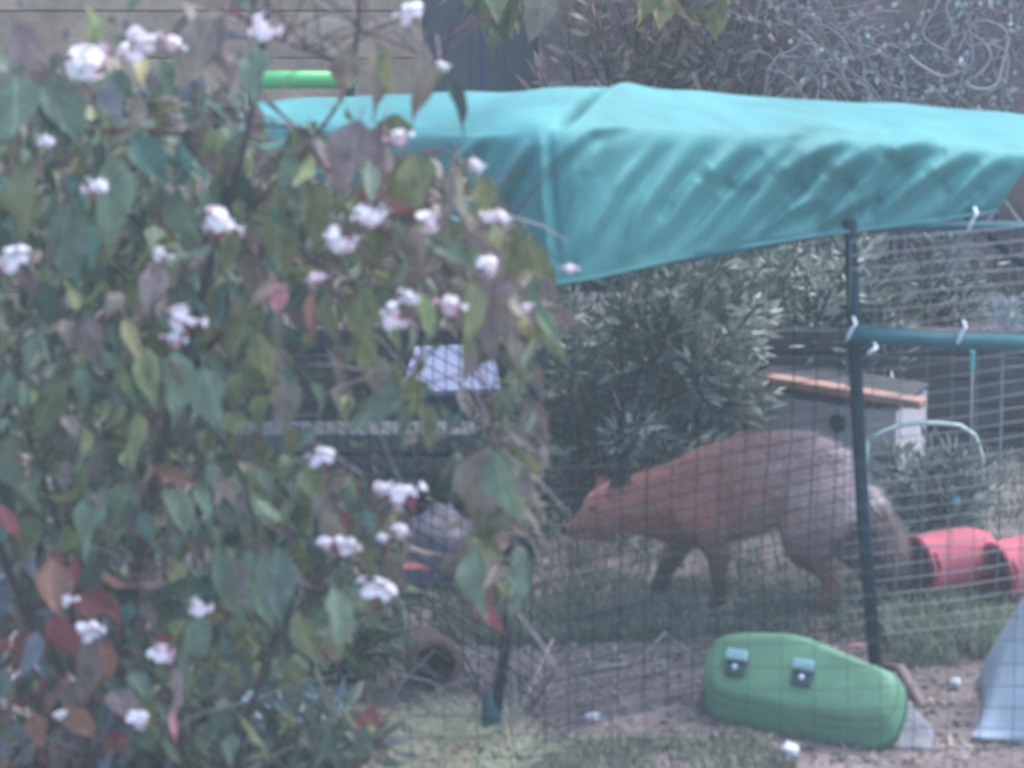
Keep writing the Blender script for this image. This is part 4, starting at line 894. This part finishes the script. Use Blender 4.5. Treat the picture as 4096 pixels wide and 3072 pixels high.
# twiglets joining leaves to limbs
b = MB()
for i in range(620):
    L_ = rnd.choice(LIMBS); q = rnd.choice(L_); a = rnd.uniform(-1.2, 1.2); l_ = rnd.uniform(.05, .22)
    d = Vector((math.sin(a), rnd.uniform(-.5, .5), math.cos(a) * rnd.choice((1, .4, -.5)))).normalized()
    ux, uy = proj(q + d * l_ * .7)
    if 1000 < ux < 2300 and 200 < uy < 620 or ux > 2200: continue
    b.tube([q, q + d * l_ * .6 + Vector((0, 0, .01)), q + d * l_], [.0022, .0018, .001], 4, rnd.choice((0, 1, 1, 2)))
tag(b.build('twigs', [M['red_twig'], M['bark'], M['pale_twig']], shrub), kind='stuff')

# flower clusters
def cluster_mesh(seed, pinkish):
    rn = random.Random(seed); b = MB(); nfl = rn.randint(11, 17)
    for i in range(nfl):
        d = Vector((rn.gauss(0, 1), rn.gauss(-.5, .8), rn.gauss(.25, .8))).normalized(); c = Vector((d.x, d.y, d.z * .8)) * rn.uniform(.4, 1.0)
        a = d.cross(Vector((.3, .2, 1))).normalized(); e = d.cross(a).normalized(); pet = rn.uniform(.24, .38); off_ = rn.uniform(0, 6)
        mi = 1 if rn.random() < pinkish else 0
        for q in range(5):
            th = off_ + q * 2 * math.pi / 5; u = a * math.cos(th) + e * math.sin(th); v_ = d.cross(u)
            b.add([c, c + u * pet * .6 + v_ * pet * .36 + d * .06, c + u * pet + d * .03, c + u * pet * .6 - v_ * pet * .36 + d * .06], [(0, 1, 2, 3)], mi)
        b.tube([c * .25, c - d * .02], [.05, .08], 5, 1 if rn.random() < .5 else mi)
    for i in range(3):
        d = Vector((rn.gauss(0, 1), rn.gauss(0, .7), -abs(rn.gauss(.5, .4)))).normalized(); b.blob(d * .55, (.10, .10, .15), seg=6, rings=5, mi=2)
    b.tube([(0, 0, 0), (0, .1, -.4), (.05, .3, -.9)], [.07, .06, .05], 5, 2)
    me_ = bpy.data.meshes.new('flower_cluster'); me_.from_pydata(b.v, [], b.f)
    for m_ in (M['flower'], M['flower_pink'], M['bud']): me_.materials.append(m_)
    me_.polygons.foreach_set('material_index', b.mi); me_.update(); return me_
CW = [cluster_mesh(i, .05) for i in range(5)]; CPK = [cluster_mesh(20 + i, .5) for i in range(3)]
FL = [(345, 245, 82, 0), (570, 150, 55, 0), (525, 215, 45, 0), (1070, 115, 60, 0), (1640, 60, 50, 0), (1770, 262, 24, 0), (385, 750, 48, 0), (885, 890, 66, 0), (1475, 865, 55, 0), (1700, 890, 58, 0), (1360, 965, 54, 0), (1945, 872, 30, 0), (2005, 868, 32, 0), (1905, 660, 30, 0), (1600, 545, 42, 1), (1945, 1065, 46, 0), (650, 1012, 34, 0), (45, 1050, 66, 0), (745, 1270, 62, 0), (700, 1350, 40, 1), (1270, 1112, 32, 1), (1635, 1185, 38, 0), (1585, 1270, 54, 0), (1810, 1215, 50, 1), (2280, 1070, 26, 1), (2105, 1230, 22, 1), (1285, 1840, 50, 0), (1530, 1950, 36, 0), (1625, 1980, 62, 0), (1600, 2125, 34, 0), (1535, 2150, 26, 0), (1300, 2170, 32, 0), (1375, 2180, 52, 0), (1500, 2370, 68, 0), (345, 2520, 56, 0), (640, 2615, 60, 1), (810, 2430, 46, 0), (545, 2880, 52, 0), (280, 2400, 30, 0), (235, 2860, 24, 0), (700, 170, 40, 1), (180, 570, 30, 0)]
for i, (px, py, r_, pk) in enumerate(FL):
    Y = -2.42 + rnd.uniform(-.05, .05); me_ = rnd.choice(CPK if pk else CW); o = bpy.data.objects.new('flower_cluster', me_); COL.objects.link(o); o.parent = shrub
    k = r_ * mpp(Y) * 1.35; o.matrix_local = Matrix.Translation(at(px, py, Y) - shrub.location) @ Euler((rnd.uniform(-.4, .4), rnd.uniform(-.5, .5), rnd.uniform(-.6, .6))).to_matrix().to_4x4() @ Matrix.Diagonal((k * 1.1, k, k * rnd.uniform(.8, 1.0), 1))
